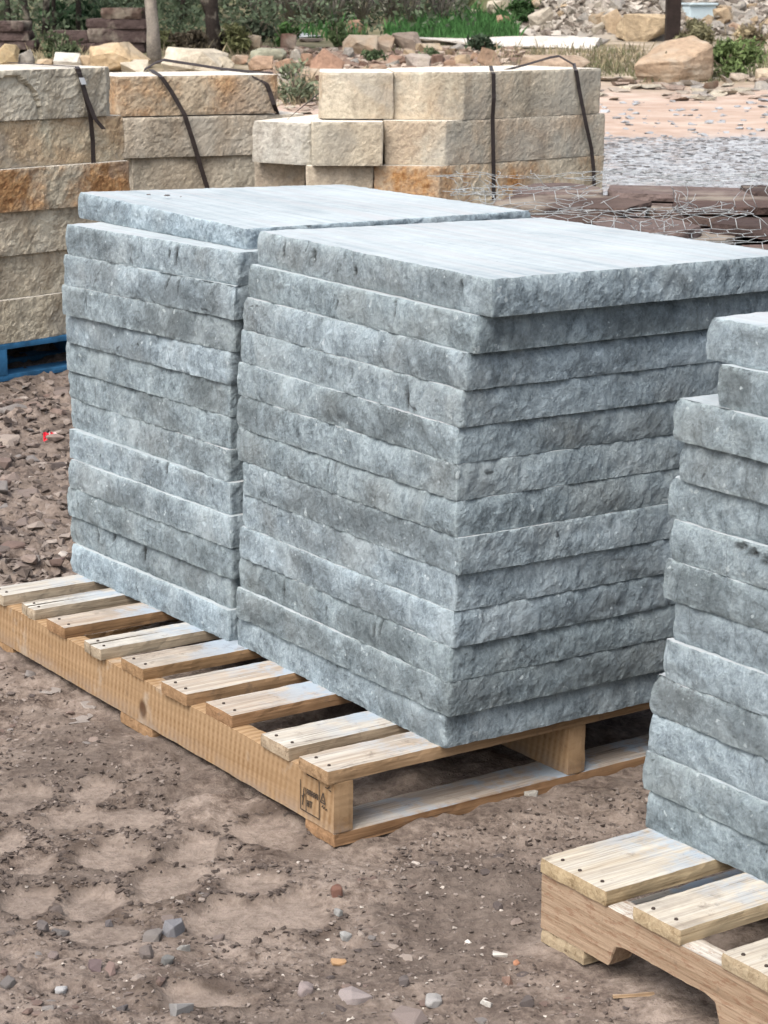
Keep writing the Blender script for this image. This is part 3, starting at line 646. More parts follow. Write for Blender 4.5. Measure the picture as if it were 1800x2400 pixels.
# middle stack: almost square to the view
E0 = np.array([-1.085, 8.735]); dE = np.array([math.sin(R(66)), math.cos(R(66))]); nE = np.array([-dE[1], dE[0]])
def plE(a, b, f=0., dep=.45): return [E0 + dE * a + nE * f, E0 + dE * b + nE * f, E0 + dE * b + nE * (f + dep), E0 + dE * a + nE * (f + dep)]
zE = [.06, .22, .385, .55, .709, .871, 1.033]
block('brown stained top block of the middle sandstone stack', plE(.02, .69), zE[5] + .004, zE[6], (.45, .375, .275), .7, 410)
block('grey tan block under the brown top block of the middle stack', plE(.03, .82, .0), zE[4], zE[5], (.45, .41, .335), .12, 411, .8)
block('long grey tan block two below the brown top block', plE(.075, .90, .01), zE[3], zE[4], (.43, .395, .32), .10, 412, .8)
for k, nm in enumerate(['lowest', 'second lowest', 'third lowest']): block(f'{nm} grey tan block of the middle stack, hidden behind grey slabs', plE(.06, .88, .02), zE[k] - (.06 if k == 0 else 0), zE[k + 1], (.36, .325, .255), .1, 413 + k, .8)

# right stack: end face square on, long face running away to the right
FC = np.array([.255, 8.0]); aF = R(49); dF = np.array([math.sin(aF), math.cos(aF)]); nF = np.array([-dF[1], dF[0]])
zF = [0, .10, .26, .42, .58, .741, .903, 1.077]
FB = np.array([wx(1030, 8.0), 8.0])
def on_long(px):
    for q_ in np.arange(-.3, 1.4, .001):
        q = FB + dF * q_
        if wx(px, q[1]) <= q[0]: return q
    return FB + dF * .85
def plF(pl_, pc, pr, dyl=.03, dep=.42):
    """front edge polyline: left column, corner column, right end along the long face (native picture columns)"""
    Cp = on_long(pc); Rp = on_long(pr); yl = Cp[1] + dyl; Lp = np.array([wx(pl_, yl), yl])
    return [Lp, Cp, Rp, Rp + nF * dep, Lp + np.array([-.03, dep])]
block('long top block of the right sandstone stack under both straps', plF(922, 1085, 1402), zF[6], zF[7], (.50, .455, .36), .28, 420, .45)
Lq = [(wx(750, 8.15), 8.16), (wx(758, 8.11), 8.11), (wx(921, 8.09), 8.09), (wx(921, 8.09) + .0, 8.5), (wx(752, 8.5), 8.5)]
block('short tan top block at the left end of the right stack', Lq, zF[6] + .002, zF[7] - .003, (.49, .435, .34), .35, 421, .45)
block('long middle course block of the right stack with pale streaks', plF(903, 1045, 1414), zF[5], zF[6], (.50, .465, .38), .4, 422, .55)
block('square tan block in the middle course of the right stack', rect(wx(732, 8.0), wx(896, 8.0), 7.99, 8.45), zF[5], zF[6] - .002, (.46, .415, .325), .12, 423, .55)
Lq = [(wx(592, 8.22), 8.22), (wx(706, 8.07), 8.07), (wx(727, 8.06), 8.075), (wx(727, 8.06) + .02, 8.6), (wx(592, 8.22) + .28, 8.75)]
block('grey block with bare white top at the left of the right stack', Lq, zF[5] - .004, zF[6] - .012, (.44, .43, .385), .08, 424, .7)
block('rust streaked low block of the right stack behind the wire', plF(877, 1030, 1414), zF[4], zF[5], (.54, .475, .36), 1., 425, .7)
block('grey tan low block of the right stack near its left end', rect(wx(720, 8.05), wx(872, 8.05), 8.03, 8.45), zF[4], zF[5] - .002, (.44, .39, .31), .2, 426, .6)
Lq = [(wx(598, 8.28), 8.28), (wx(714, 8.16), 8.16), (wx(714, 8.16), 8.6), (wx(598, 8.28), 8.7)]
block('shaded low grey block under the white topped block', Lq, zF[4], zF[5] - .006, (.35, .31, .25), .1, 427, .6)
for k in range(4):
    block(f'{["lowest", "second lowest", "third lowest", "fourth lowest"][k]} block of the right sandstone stack, hidden behind grey slabs', plF(640, 1030, 1414, .10), zF[k], zF[k + 1], (.43, .38, .28), .4, 430 + k, .6)

# straps ------------------------------------------------------------
def strap(label, pts, wv=(.009, .004, 0), th=.0022, clip=None):
    o = tag(link('strap', ribbon('strap', pts, wv, th), M['strap']), label, 'strap', 'dark bands round the sandstone stacks')
    if clip is not None:
        link('seal', ribbon('seal', clip, tuple(1.12 * q for q in wv), .004), M['clip'], o)
    return o
def ln(px, py, Y, dy=-.02): return tuple(at_y(px, py, Y + dy))
def yface(px, o, d):
    for s in np.arange(-1.4, 1.4, .002):
        q = o + d * s
        if wx(px, q[1]) <= q[0]: return q[1]
    return o[1]
def onD(px, py, dy=-.022): return ln(px, py, yface(px, D0, dD), dy)
def onE(px, py, dy=-.022): return ln(px, py, yface(px, E0, dE), dy)
def onF(px, py, dy=-.026): q = on_long(px); return ln(px, py, q[1], dy)
wD = tuple(np.append(dD * .010, 0)); wE = tuple(np.append(dE * .010, 0)); wF = tuple(np.append(dF * .0095, 0))
tp = D0 - dD * .17
strap('dark strap down the left stack, pulled tight', [(tp[0] + nD[0] * .45, tp[1] + nD[1] * .45, 1.099), onD(180, 157, .02), onD(183, 161), onD(211, 268, -.035), onD(217, 330), onD(219, 390), onD(222, 447), onD(225, 560), onD(226, 740)], wD)
strap('loose brown strap tail with silver seal on the left stack', [onD(178, 160, -.006), onD(186, 172, -.028), onD(203, 230, -.036), onD(222, 278, -.05), onD(243, 303, -.055)], wD, clip=[onD(190, 182, -.034), onD(196, 198, -.036)])
te = E0 + dE * .22
strap('slanting dark strap over the middle stack', [(te[0] - .10, te[1] + .42, 1.040), onE(372, 176, .02), onE(378, 181), onE(400, 212), onE(432, 268, -.03), onE(452, 330, -.026), onE(470, 390), onE(487, 445), onE(500, 500)], wE)
strap('twisted brown strap hanging off the right end of the middle stack', [onE(575, 172, .25), onE(590, 178, -.01), onE(624, 196, -.02), onE(632, 215, -.02), onE(642, 245, -.03), onE(654, 279, .02)], wE)
strap('thin black strap stretched up to the left end of the right stack', [ln(672, 281, 8.3), ln(700, 258, 8.3), ln(752, 216, 8.2)], (.004, .0, .004))
strap('loose band arching above the middle stack', [ln(338, 164, 9.0), ln(366, 147, 9.05), ln(384, 141, 9.05), ln(430, 148, 9.1), ln(520, 162, 9.15), ln(600, 170, 9.2), ln(640, 172, 9.2)], (.0, .012, .004))
strap('dark strap down the middle of the right sandstone stack', [tuple(np.array(onF(1150, 160, .3))[:2]) + (1.084,), onF(1153, 168, .01), onF(1156, 173), onF(1157, 230, -.036), onF(1154, 275), onF(1156, 380), onF(1157, 470)], wF)
strap('dark strap slanting down the right end of the right stack', [tuple(np.array(onF(1345, 155, .35))[:2]) + (1.084,), onF(1347, 160, .01), onF(1350, 166), onF(1357, 210), onF(1373, 290, -.036), onF(1386, 350), onF(1391, 400), onF(1393, 470)], wF)
strap('slack dark band rising above the right stack top', [ln(1180, 166, 8.35, 0), ln(1230, 153, 8.5), ln(1290, 135, 8.6), ln(1310, 132, 8.65), ln(1345, 152, 8.6)], (.0, .008, .003))

# ------------------------------------------------------------------ dark red flagstones under chicken wire
fcols = [(.095, .066, .058), (.125, .090, .080), (.075, .055, .050), (.15, .115, .105), (.105, .077, .067)]
def pile_top(x, y):
    k = (y - 5.72) / .42 + .35 * math.sin(3.1 * x + 1.3 * y); k = max(0, min(4, math.floor(k)))
    return .635 + .017 * k
n_f = 0
LEDGE = [(.595, .628, 5.72), (.628, .655, 6.02), (.655, .690, 6.30), (.690, .715, 6.72)]
for L_, (za, zb, ya) in enumerate(LEDGE):
    y = ya
    while y < 7.45:
        x = .22 + .10 * ((L_ * 3 + int(y * 10)) % 3); dyy = rng.uniform(.30, .46)
        while x < 1.75:
            ww = rng.uniform(.30, .60); n = rng.randint(6, 8); pl = []
            for i in range(n):
                a = 2 * math.pi * i / n + rng.uniform(-.2, .2); q = max(abs(math.cos(a)), abs(math.sin(a)))
                pl.append((.5 * ww * math.cos(a) / q * rng.uniform(.84, 1.02), .5 * dyy * math.sin(a) / q * rng.uniform(.84, 1.02)))
            o = link('flagstone', prism('flagstone', pl, 0, (zb - za) * rng.uniform(.8, .98), .02, .010, 12, 4, .005, 0, 500 + n_f, .012, ridged=.008, steps=.012), M['rock'], None, (x + ww / 2, y + dyy / 2 + rng.uniform(-.05, .05), za), rng.uniform(-.08, .08), rng.choice(fcols))
            o.rotation_euler[0] = rng.uniform(-.02, .02); o.rotation_euler[1] = rng.uniform(-.015, .015)
            tag(o, 'thin dark red flagstone in the heap under chicken wire', 'flagstone', 'red flagstones under chicken wire'); n_f += 1
            x += ww * rng.uniform(.96, 1.08)
        y += dyy * .98
# pale blocks the flagstones lie on
for (x0, x1, nm) in [(.20, .62, 'left'), (.64, 1.045, 'middle'), (1.066, 1.70, 'right')]:
    block({'left': 'pale tan block under the left of the wired flagstones', 'middle': 'pale tan block under the wired flagstones, beside a dark gap', 'right': 'pale tan block right of a dark gap under the flagstones'}[nm],
          rect(x0, x1, 5.78, 7.4), .30 if nm != 'right' else .50, .593, (.46, .40, .31), .1, 460 + len(nm), .5, 'pale blocks under the flagstones')
for (x0, x1) in [(.20, .9), (.95, 1.70)]:
    block(f'{"left" if x0 < .5 else "right"} base block below the wired flagstones, hidden by grey slabs', rect(x0, x1, 5.9, 7.4), 0, .298 if x0 < .5 else .298, (.44, .38, .3), .1, 470 + int(x0 * 10), .5, 'pale blocks under the flagstones')
block('dark base block under the right end of the flagstone heap', rect(1.075, 1.70, 6.0, 7.4), .300, .498, (.30, .22, .18), .1, 475, .5, 'pale blocks under the flagstones')
# chicken wire: hexagonal netting draped over the heap
paths = []; cw = .070
def wz(x, y):
    b = np.interp(y, [5.72, 6.02, 6.04, 6.30, 6.32, 6.72, 6.75], [.634, .638, .658, .662, .694, .698, .722]) + .006; f = b + .016 * (1 + vnoise(np.array([[x * 4.1, y * 4.1, 0.]]), 77)[0]) + .02 * max(0, vnoise(np.array([[x * 9., y * 9., 2.]]), 78)[0])
    if y < 5.72: f -= (5.72 - y) * 1.2
    return f
def wp(x, y):
    jx = .012 * vnoise(np.array([[x * 9, y * 9, 5.]]), 80)[0]; jy = .02 * vnoise(np.array([[x * 8, y * 8, 9.]]), 81)[0]
    return (x + jx, y + jy, wz(x, y))
ny_ = int(1.95 / (cw * .75)); nx_ = int(1.5 / cw)
for j in range(ny_):
    for i in range(nx_):
        x = .18 + (i + .5 * (j % 2)) * cw; y = 5.66 + j * cw * .78
        if y > 7.5: continue
        if fbm(np.array([[x, y, 0.]]), 2.2, 2, 90)[0] < -.12: continue
        A, B, Cc, Dd = wp(x, y), wp(x + cw / 2, y + cw * .26), wp(x + cw / 2, y + cw * .78), wp(x - cw / 2, y + cw * .26)
        paths += [([A, B], .0009), ([A, Dd], .0009), ([B, Cc], .0012)]
r2 = random.Random(5)
def tangle(px, py, Y, n, s):
    c = at_y(px, py, Y)
    for _ in range(n):
        p = [(c[0] + r2.gauss(0, s), c[1] + r2.gauss(0, s), c[2] + r2.gauss(0, s * .35))]; d = Vector((r2.gauss(0, 1), r2.gauss(0, 1), r2.gauss(0, .5))).normalized()
        for k in range(7):
            d = (d + Vector((r2.gauss(0, .55), r2.gauss(0, .55), r2.gauss(0, .4)))).normalized(); q = p[-1]; p.append((q[0] + d.x * s * .45, q[1] + d.y * s * .45, q[2] + d.z * s * .35))
        paths.append((p, .0010))
tangle(1500, 528, 6.3, 16, .045); tangle(1160, 455, 7.35, 12, .04); tangle(1240, 452, 7.4, 12, .045); tangle(1180, 460, 7.2, 8, .05); tangle(1080, 452, 7.5, 8, .035); tangle(1400, 470, 6.9, 10, .06); tangle(1640, 500, 6.4, 10, .06); tangle(1740, 480, 6.6, 8, .06)
tag(link('chicken_wire', tube_mesh('chicken_wire', paths, 4), M['wire']), 'crumpled galvanised chicken wire draped over the dark red flagstones', 'wire netting')

# ------------------------------------------------------------------ stones on the mud
hulls = [hull('pebble', (1, .8, .55), rng.randint(13, 22), 700 + i, bev=.06, boxy=rng.uniform(.35, .8)) for i in range(16)]
chips = [hull('stone_chip', (1, .75, .22), rng.randint(8, 12), 740 + i, boxy=.5) for i in range(8)]
pcols = [(.11, .09, .08), (.16, .13, .115), (.085, .07, .065), (.22, .175, .15), (.18, .165, .155), (.14, .10, .085), (.26, .22, .19), (.18, .135, .115)]
big = [(810, 2058, 62, 50, 'dark grey angular stone on the mud, largest of its little cluster', (.19, .19, .20)), (722, 2196, 52, 30, None, None)]
Zq = lambda zx, zy: (zx / 2.074, 1700 + zy / 2.074)
def stone_at(px, py, wpx, hpx, label, col, me=None, flat=.6, name='stone', group=None):
    p = at_z(px, py, 0); wm = wpx * K * p[1] / F_PX; hm = hpx * K * p[1] / F_PX
    o = link(name, me or rng.choice(hulls), M['peb'], None, (p[0], p[1], gz(p[0], p[1]) - hm * .42), rng.uniform(0, 6.3), col); o.scale = (wm, wm, hm * 2.0)
    return tag(o, label, 'stone', group)
for (zx, zy, w_, h_, lab, cl) in [
    (840, 1015, 62, 46, 'dark grey angular stone, biggest of the small cluster on the mud', (.17, .17, .18)), (745, 1045, 54, 28, 'flat brown grey stone touching the biggest cluster stone', (.16, .145, .135)),
    (885, 1095, 36, 24, 'pale edged grey chip just below the cluster stones', (.24, .235, .22)), (712, 1130, 45, 32, 'dark brown stone in front of the stone cluster', (.13, .11, .10)), (815, 1165, 36, 30, 'round dark stone lowest in the stone cluster', (.14, .14, .135)),
    (530, 950, 26, 20, 'small dark stone left of the stone cluster', (.10, .09, .09)), (465, 1200, 45, 36, 'dark purplish stone with paler neighbour at lower left', (.12, .09, .09)), (535, 1210, 36, 32, 'reddish brown stone leaning on the purplish stone', (.18, .13, .115)),
    (295, 1285, 32, 22, 'light grey pebble low in the left corner', (.33, .33, .33)), (598, 1405, 32, 24, 'dark pebble at the very bottom of the picture', (.11, .10, .10)), (885, 1452, 58, 50, 'grey stone cut by the bottom picture edge', (.24, .235, .23)),
    (205, 1020, 40, 24, 'dark flat stone beside the tread prints', (.12, .105, .10)), (285, 1000, 48, 20, 'thin dark stone next to the tread prints', (.13, .12, .115)), (1485, 1305, 50, 30, 'pinkish grey stone near the bottom centre', (.25, .21, .20)), (260, 1150, 30, 22, 'brown pebble in the gravelly lower left', (.16, .13, .12)),
    (40, 1290, 40, 32, 'dark stone at the left picture edge, low down', (.12, .11, .105)), (1635, 850, 36, 36, 'dark red brown clod right of the tread prints', (.15, .08, .06)), (1645, 940, 26, 24, 'grey pebble below the red brown clod', (.25, .25, .24))]:
    stone_at(*Zq(zx, zy), w_, h_, lab, cl)
Zr = lambda zx, zy: (600 + zx / 2.37, 1900 + zy / 2.37)
for (zx, zy, w_, h_, lab, cl) in [(545, 1045, 90, 40, 'large flat pinkish grey stone at the bottom centre', (.27, .235, .225)), (500, 700, 30, 25, 'light grey pebble with dark pebbles round it', (.28, .28, .27)), (1355, 790, 40, 20, 'white chip of stone left of the speckled pallet', (.55, .52, .47)),
    (1445, 855, 18, 14, 'orange pebble beside the speckled pallet', (.40, .20, .12)), (1500, 1090, 45, 32, 'dark round stone at lower right', (.10, .085, .08)), (1280, 1075, 34, 18, 'whitish flat chip at the bottom right', (.50, .48, .44)), (820, 980, 32, 24, 'dark stone near the bottom edge', (.11, .095, .09)),
    (985, 1055, 55, 22, 'pale grey flat stone near the bottom edge', (.30, .29, .28)), (1400, 945, 30, 20, 'brown pebble low at the right', (.20, .13, .10)), (840, 1165, 100, 34, 'broad brown grey flat rock at the bottom edge', (.20, .165, .15)), (460, 840, 40, 12, 'splinter of orange stone on the mud', (.38, .24, .13)), (1180, 715, 16, 10, 'tiny white chip between the pallets', (.66, .62, .55))]:
    stone_at(*Zr(zx, zy), w_, h_, lab, cl)
for (px, py, w_, h_, lab) in [(108, 1625, 75, 26, 'pale flat stone left of the main pallet'), (148, 1598, 46, 20, 'small flat slab leaning on the pale flat stone'), (165, 1690, 80, 16, 'pale split plate of stone half sunk in mud'), (205, 1660, 60, 20, 'brown rounded plate next to the split plate'), (200, 1680, 50, 14, 'thin pale flake beside the long stringer')]:
    stone_at(px, py, w_, h_, lab, (.26, .235, .215), rng.choice(chips))
o = stone_at(1243, 1880, 40, 18, 'pale triangular flake in front of the bottom board', (.36, .34, .30))
# splinter of wood and the red wrapper
o = link('wood_splinter', prism('wood_splinter', rect(-.03, .03, -.003, .003), 0, .004, .004, .0006, 80, 1, .001, 0, 9, .001, capin=.001), M['wood'], None, (*at_z(1485, 2340, 0)[:2], gz(*at_z(1485, 2340, 0)[:2]) + .001), .15, (.40, .30, .2, .2)); tag(o, 'short brown wood splinter on the mud beside the speckled pallet', 'splinter')
p = hit(117, 1036); t = thing('candy_wrapper', 'crumpled red wrapper with a white stripe lying on the gravel', 'wrapper', tuple(p + [0, 0, .006]), .2); t.scale = (.62, .62, .62)
def crumple(name, x0, x1, mat):
    V, Fs = [], []; n = 6
    for th in (0, .0012):
        for j in range(n):
            for i in range(n):
                x = x0 + (x1 - x0) * i / (n - 1); s = .045 * j / (n - 1); V.append((x, -.008 + .4 * s + .004 * math.sin(9 * i + 4 * j) + th, s + .004 * math.cos(5 * i + 3 * j)))
    for th in (0, 1):
        for j in range(n - 1):
            for i in range(n - 1):
                b = th * n * n + j * n + i; q = (b, b + 1, b + n + 1, b + n); Fs.append(q if not th else q[::-1])
    return link(name, mesh_np(name, V, Fs, smooth=False), mat, t)
crumple('red_half', -.032, -.004, M['red']); crumple('white_stripe', -.004, .004, M['white']); crumple('red_half', .004, .020, M['red']); crumple('white_end', .020, .034, M['white'])

for i, (px, py, sz) in enumerate([(348, 459, .010), (392, 461, .013), (424, 464, .007)]):
    q = at_z(px, py, .943); o = link('stone_crumb', rng.choice(hulls), M['peb'], None, (q[0], q[1], .9445), i, (.16, .15, .145)); o.scale = (sz, sz, sz * .5); tag(o, 'dark crumb of stone on the back left of the top rear slab', 'crumb', 'crumbs on the top rear slab')
# countable pebbles (300) and the finer gravel (one mass)
def free(x, y):
    u, v = uv_of((x, y))
    if -.05 < u < 1.38 and -.03 < v < 1.05: return False
    if -1.75 < u < -.44 and .03 < v < 1.1: return False
    q = np.array([x, y]) - D0
    if q @ nD > -.06 and y < 8.8: return False
    return True
def scatter(n, fn):
    cand = [at_z(*fn(), 0) for _ in range(n * 4)]; cand = [p for p in cand if free(p[0], p[1])]
    m = pad_mask(np.array([p[0] for p in cand]), np.array([p[1] for p in cand]))
    out = [(p[0], p[1]) for p, q in zip(cand, m) if q < rng.uniform(.2, .9)][:n]
    zs = ground_h(np.array([p[0] for p in out]), np.array([p[1] for p in out])); GZ.update({p: float(z) for p, z in zip(out, zs)})
    return out
spots = scatter(120, lambda: (rng.uniform(-20, 160), 870 + 480 * rng.random())) + scatter(55, lambda: (rng.uniform(-20, 900) , rng.uniform(2080, 2420))) + scatter(25, lambda: (rng.uniform(0, 260), rng.uniform(1560, 1760))) + scatter(55, lambda: (rng.uniform(800, 1700), rng.uniform(1980, 2420)))
for (x, y) in spots:
    far = y > 4.6; s = (rng.uniform(.02, .07) if far else rng.uniform(.009, .022)) * (1.25 if rng.random() < .15 else 1)
    o = link('pebble', rng.choice(hulls if rng.random() < .6 else chips), M['peb'], None, (x, y, gz(x, y) - s * .2), rng.uniform(0, 6.3), rng.choice(pcols) if rng.random() > .03 else (.42, .38, .34)); o.scale = (s, s, s * rng.uniform(.6, 1.)); o.rotation_euler[0] = rng.uniform(-.4, .4)
    tag(o, 'loose broken stone on the brown gravel beside the rear stack' if far else 'small loose pebble on the brown mud in front of the pallets', 'pebble', 'loose stones on the left gravel' if far else 'small pebbles on the near mud')

def stone_mass(name, spots, label, mat, lib):
    """One mesh of many tiny stones, with a colour attribute per stone."""
    V, Fs, cl = [], [], []
    for (x, y, z, s, fl, c) in spots:
        me = rng.choice(lib); a = rng.uniform(0, 6.3); ca, sa = math.cos(a), math.sin(a); b = len(V)
        for v in me.vertices: V.append((x + s * (v.co.x * ca - v.co.y * sa), y + s * (v.co.x * sa + v.co.y * ca), z + s * v.co.z * fl)); cl.append(c)
        for p_ in me.polygons: Fs.append(tuple(b + k for k in p_.vertices))
    me = mesh_np(name, V, Fs, {'tone': cl}, False); o = link(name, me, mat); return tag(o, label, None, None, 'stuff')
def m_mass(name, stops):
    s = NT(name, .92, .15); n = s.noise(s.coord(rnd=False), 120, 4, .7); c = s.mix(1., s.ramp(s.attr('tone'), stops), s.ramp(n, [(.3, .7), (.7, 1.25)]), 'MULTIPLY'); return s.col(c)
small = [hull('g', (1, .8, .6), 8, 800 + i, boxy=.4) for i in range(8)]
MG = m_mass('mud_gravel', [(0, (.058, .046, .040)), (.4, (.112, .091, .079)), (.75, (.175, .145, .126)), (.95, (.25, .215, .19)), (1, (.46, .42, .37))])
sp = []
for (x, y) in scatter(2100, lambda: (rng.uniform(-30, 190), 850 + 560 * rng.random() ** 1.3)): sp.append((x, y, gz(x, y) - .006, rng.uniform(.006, .034), rng.uniform(.5, 1), rng.random() * .96))
for (x, y) in scatter(2600, lambda: (rng.uniform(-20, 1820), rng.uniform(2020, 2430))): sp.append((x, y, gz(x, y) - .0008, rng.uniform(.0025, .0085), rng.uniform(.5, 1), rng.random()))
for (x, y) in scatter(900, lambda: (rng.uniform(-20, 420), rng.uniform(1500, 2000))): sp.append((x, y, gz(x, y) - .0008, rng.uniform(.003, .010), rng.uniform(.5, 1), rng.random() * .95))
for (x, y) in scatter(900, lambda: (rng.uniform(900, 1520), rng.uniform(1760, 2050))): sp.append((x, y, gz(x, y) - .0008, rng.uniform(.003, .010), rng.uniform(.5, 1), rng.random() * .97))
for (px_, py_, a_, b_, an_) in PADS:
    for _ in range(95):
        t_ = rng.uniform(0, 6.283); q_ = rng.uniform(1.12, 1.55); x, y = px_ + math.cos(t_) * a_ * q_, py_ + math.sin(t_) * b_ * q_
        if pad_mask(np.array([x]), np.array([y]))[0] < .2: sp.append((x, y, gz(x, y) - .002, rng.uniform(.003, .013), rng.uniform(.5, .9), rng.random() * .32))
stone_mass('gravel', sp, 'fine brown gravel and crumbs of mud round the pallets', MG, small)
MQ = m_mass('pale_quarry_chips', [(0, (.15, .14, .135)), (.3, (.225, .225, .23)), (.7, (.28, .295, .31)), (1, (.36, .38, .395))])
flatlib = [hull('g', (1, .8, .3), 8, 820 + i, boxy=.4) for i in range(8)]; sp = []
for p in hits(*zip(*[(rng.uniform(1395, 1830), rng.uniform(322, 520)) for _ in range(5200)])):
    if p[1] > 9.2: sp.append((p[0], p[1], p[2] - .005, rng.uniform(.02, .075) * p[1] / 16, .55, rng.random()))
for p in hits(*zip(*[(rng.uniform(1395, 1830), rng.uniform(235, 326)) for _ in range(110)])):
    sp.append((p[0], p[1], p[2] - .005, rng.uniform(.03, .10), 1, .55 + .4 * rng.random()))
stone_mass('quarry_chips', sp, 'pale grey stone chips covering the yard behind the right stack', MQ, flatlib)

# ------------------------------------------------------------------ rocks behind
rockN = 0
def rock(box, label, col, seed=None, group=None, flat=False, tilt=0., detail=2, boxy=.55, name='rock', sink=.08):
    """A boulder filling a picture box (x0, x1, top, base), standing where its base meets the ground."""
    global rockN; rockN += 1
    x0, x1, yt, yb = box; p = hit((x0 + x1) / 2, yb); wm = (x1 - x0) * K * p[1] / F_PX; hm = max(.05, (yb - yt) * K * p[1] / F_PX)
    o = link(name, hull(name, (wm, wm * rng.uniform(.65, .9), hm * (1 + sink)), 18, seed or 900 + rockN, sub=detail, rough=.022, boxy=boxy), M['rock'], None, (p[0], p[1] + wm * .3, p[2] - hm * sink), rng.uniform(-.25, .25), col)
    if tilt: o.rotation_euler[1] = tilt
    return tag(o, label, 'rock', group)
TAN, BRN, CRM, GRY, RED, DRK = (.40, .31, .21), (.30, .20, .14), (.50, .45, .36), (.33, .31, .28), (.24, .15, .115), (.16, .13, .11)
for b, l, c in [
    ((-25, 42, 104, 160), 'tan rounded boulder at the left edge behind the left stack', (.42, .33, .2)), ((38, 80, 116, 158), 'mossy grey rock beside the tan rounded boulder', GRY), ((84, 122, 138, 162), 'small tan rock between the mossy and white boulders', TAN),
    ((125, 192, 124, 164), 'white block of rock behind the left stack', (.55, .53, .48)), ((177, 234, 130, 164), 'brown faced rock against the white block', TAN), ((207, 348, 101, 168), 'large white topped orange boulder left of the pale tree', (.50, .38, .24)),
    ((280, 348, 139, 170), 'small whitish rock at the foot of the orange boulder', CRM), ((381, 526, 113, 172), 'long cream boulder right of the pale tree', CRM), ((515, 549, 134, 170), 'pale lump at the right end of the cream boulder', CRM),
    ((541, 583, 128, 150), 'brown rock behind the right end of the cream boulder', BRN), ((583, 640, 129, 168), 'squarish brown rock behind the middle stack', (.34, .24, .17)), ((631, 697, 139, 174), 'wide brown rock touching the squarish one', BRN),
    ((586, 670, 114, 148), 'grey green rounded boulder above the squarish brown rock', (.33, .33, .25)), ((655, 696, 80, 122), 'layered dark red block of rock at the top of the heap', RED), ((677, 708, 116, 148), 'grey rock under the layered dark red block', GRY),
    ((704, 736, 124, 162), 'narrow brown rock left of the tilted slab', BRN), ((698, 754, 162, 190), 'tan block low in the heap left of the right stack', (.42, .33, .24)), ((637, 697, 168, 196), 'grey jagged rock over the end of the middle stack', GRY),
    ((803, 884, 84, 131), 'big smooth tan boulder in the middle of the heap', (.40, .30, .21)), ((870, 924, 80, 125), 'pointed tan boulder beside the big smooth one', (.38, .28, .2)), ((917, 990, 77, 125), 'grey brown block of rock with dark right side', (.27, .22, .18)),
    ((978, 1037, 102, 128), 'low tan rock right of the grey brown block', TAN), ((949, 1010, 127, 169), 'tall grey rock just above the right stack', (.31, .27, .24)), ((862, 908, 150, 176), 'flat brown rock on the edge behind the right stack', BRN),
    ((902, 954, 130, 158), 'tilted reddish rock left of the tall grey rock', (.31, .2, .15)), ((803, 830, 112, 140), 'small upright grey rock below the smooth tan boulder', GRY), ((1065, 1103, 128, 162), 'leaning tan rock right of the tall grey rock', TAN),
    ((1008, 1043, 128, 158), 'dark brown rock next to the tall grey rock', (.22, .15, .12)), ((1035, 1070, 141, 166), 'pale brown chunk behind the long top block', BRN), ((813, 854, 48, 82), 'brownish rock lying in the green grass', BRN),
    ((1028, 1087, 25, 48), 'tan mound of rock behind the bright grass', TAN), ((1094, 1133, 22, 40), 'pale rock peak behind the bright grass', CRM), ((1161, 1204, 37, 65), 'brown rock at the right end of the bright grass', BRN), ((1141, 1190, 2, 35), 'pale boulder behind the dark green bush', CRM),
    ((1667, 1726, 17, 63), 'brown angular boulder on the bank right of the tank', TAN), ((1706, 1744, 53, 82), 'small brown block under the angular boulder', BRN), ((1413, 1448, 31, 72), 'grey boulder at the foot of the bank', GRY),
    ((1551, 1600, 164, 190), 'whitish rock in front of the big brown boulder', CRM), ((1601, 1640, 165, 190), 'second whitish rock in the grass by the big boulder', CRM), ((1773, 1830, 160, 194), 'brown rock at the right picture edge', TAN), ((1655, 1700, 50, 82), 'grey rock wedged under the angular boulder', GRY)]:
    rock(b, l, c)
def shaped(box, label, col, pts, seed):
    x0, x1, yt, yb = box; p = hit((x0 + x1) / 2, yb); wm = (x1 - x0) * K * p[1] / F_PX; hm = (yb - yt) * K * p[1] / F_PX
    bm = bmesh.new(); [bm.verts.new((q[0] * wm, q[1] * wm, q[2] * hm)) for q in pts]; bmesh.ops.convex_hull(bm, input=bm.verts); bmesh.ops.bevel(bm, geom=list(bm.edges), offset=.012 * wm, segments=1, affect='EDGES', clamp_overlap=True); bmesh.ops.triangulate(bm, faces=bm.faces)
    for _ in range(3): bmesh.ops.subdivide_edges(bm, edges=bm.edges, cuts=1, use_grid_fill=True)
    co = np.array([v.co[:] for v in bm.verts]); bm.normal_update()
    dn = .016 * wm * fbm(co + seed, 4. / wm, 5, seed) + .018 * wm * (1 - 2 * np.abs(fbm(co * np.array([.5, .5, 2.2]) + seed, 5. / wm, 3, seed + 2)))
    for v, dd in zip(bm.verts, dn): v.co += v.normal * dd
    me = bpy.data.meshes.new('rock'); bm.to_mesh(me); bm.free(); return tag(link('rock', me, M['rock'], None, (p[0], p[1], p[2] - .03), 0, col), label, 'rock')
shaped((1489, 1679, 86, 195), 'big slope topped brown boulder in the grass before the dark post', (.36, .27, .19),
       [(-.44, .05, 0), (.02, -.02, 0), (.45, .25, .1), (.1, .6, 0), (-.35, .5, 0), (-.52, -.04, .45), (-.1, -.10, .52), (.08, -.06, .50), (.46, .30, .80), (.30, .75, 1.02), (-.06, .7, .90), (.5, .55, .80), (.5, .4, .2)], 31)
rock((1447, 1571, 35, 97), 'large squared tan boulder behind the dark post', (.42, .33, .22), 52, boxy=.92, detail=3)
rock((1205, 1385, 132, 172), 'flat brown rock showing over the top of the right stack', (.35, .27, .2), 33, boxy=.7)
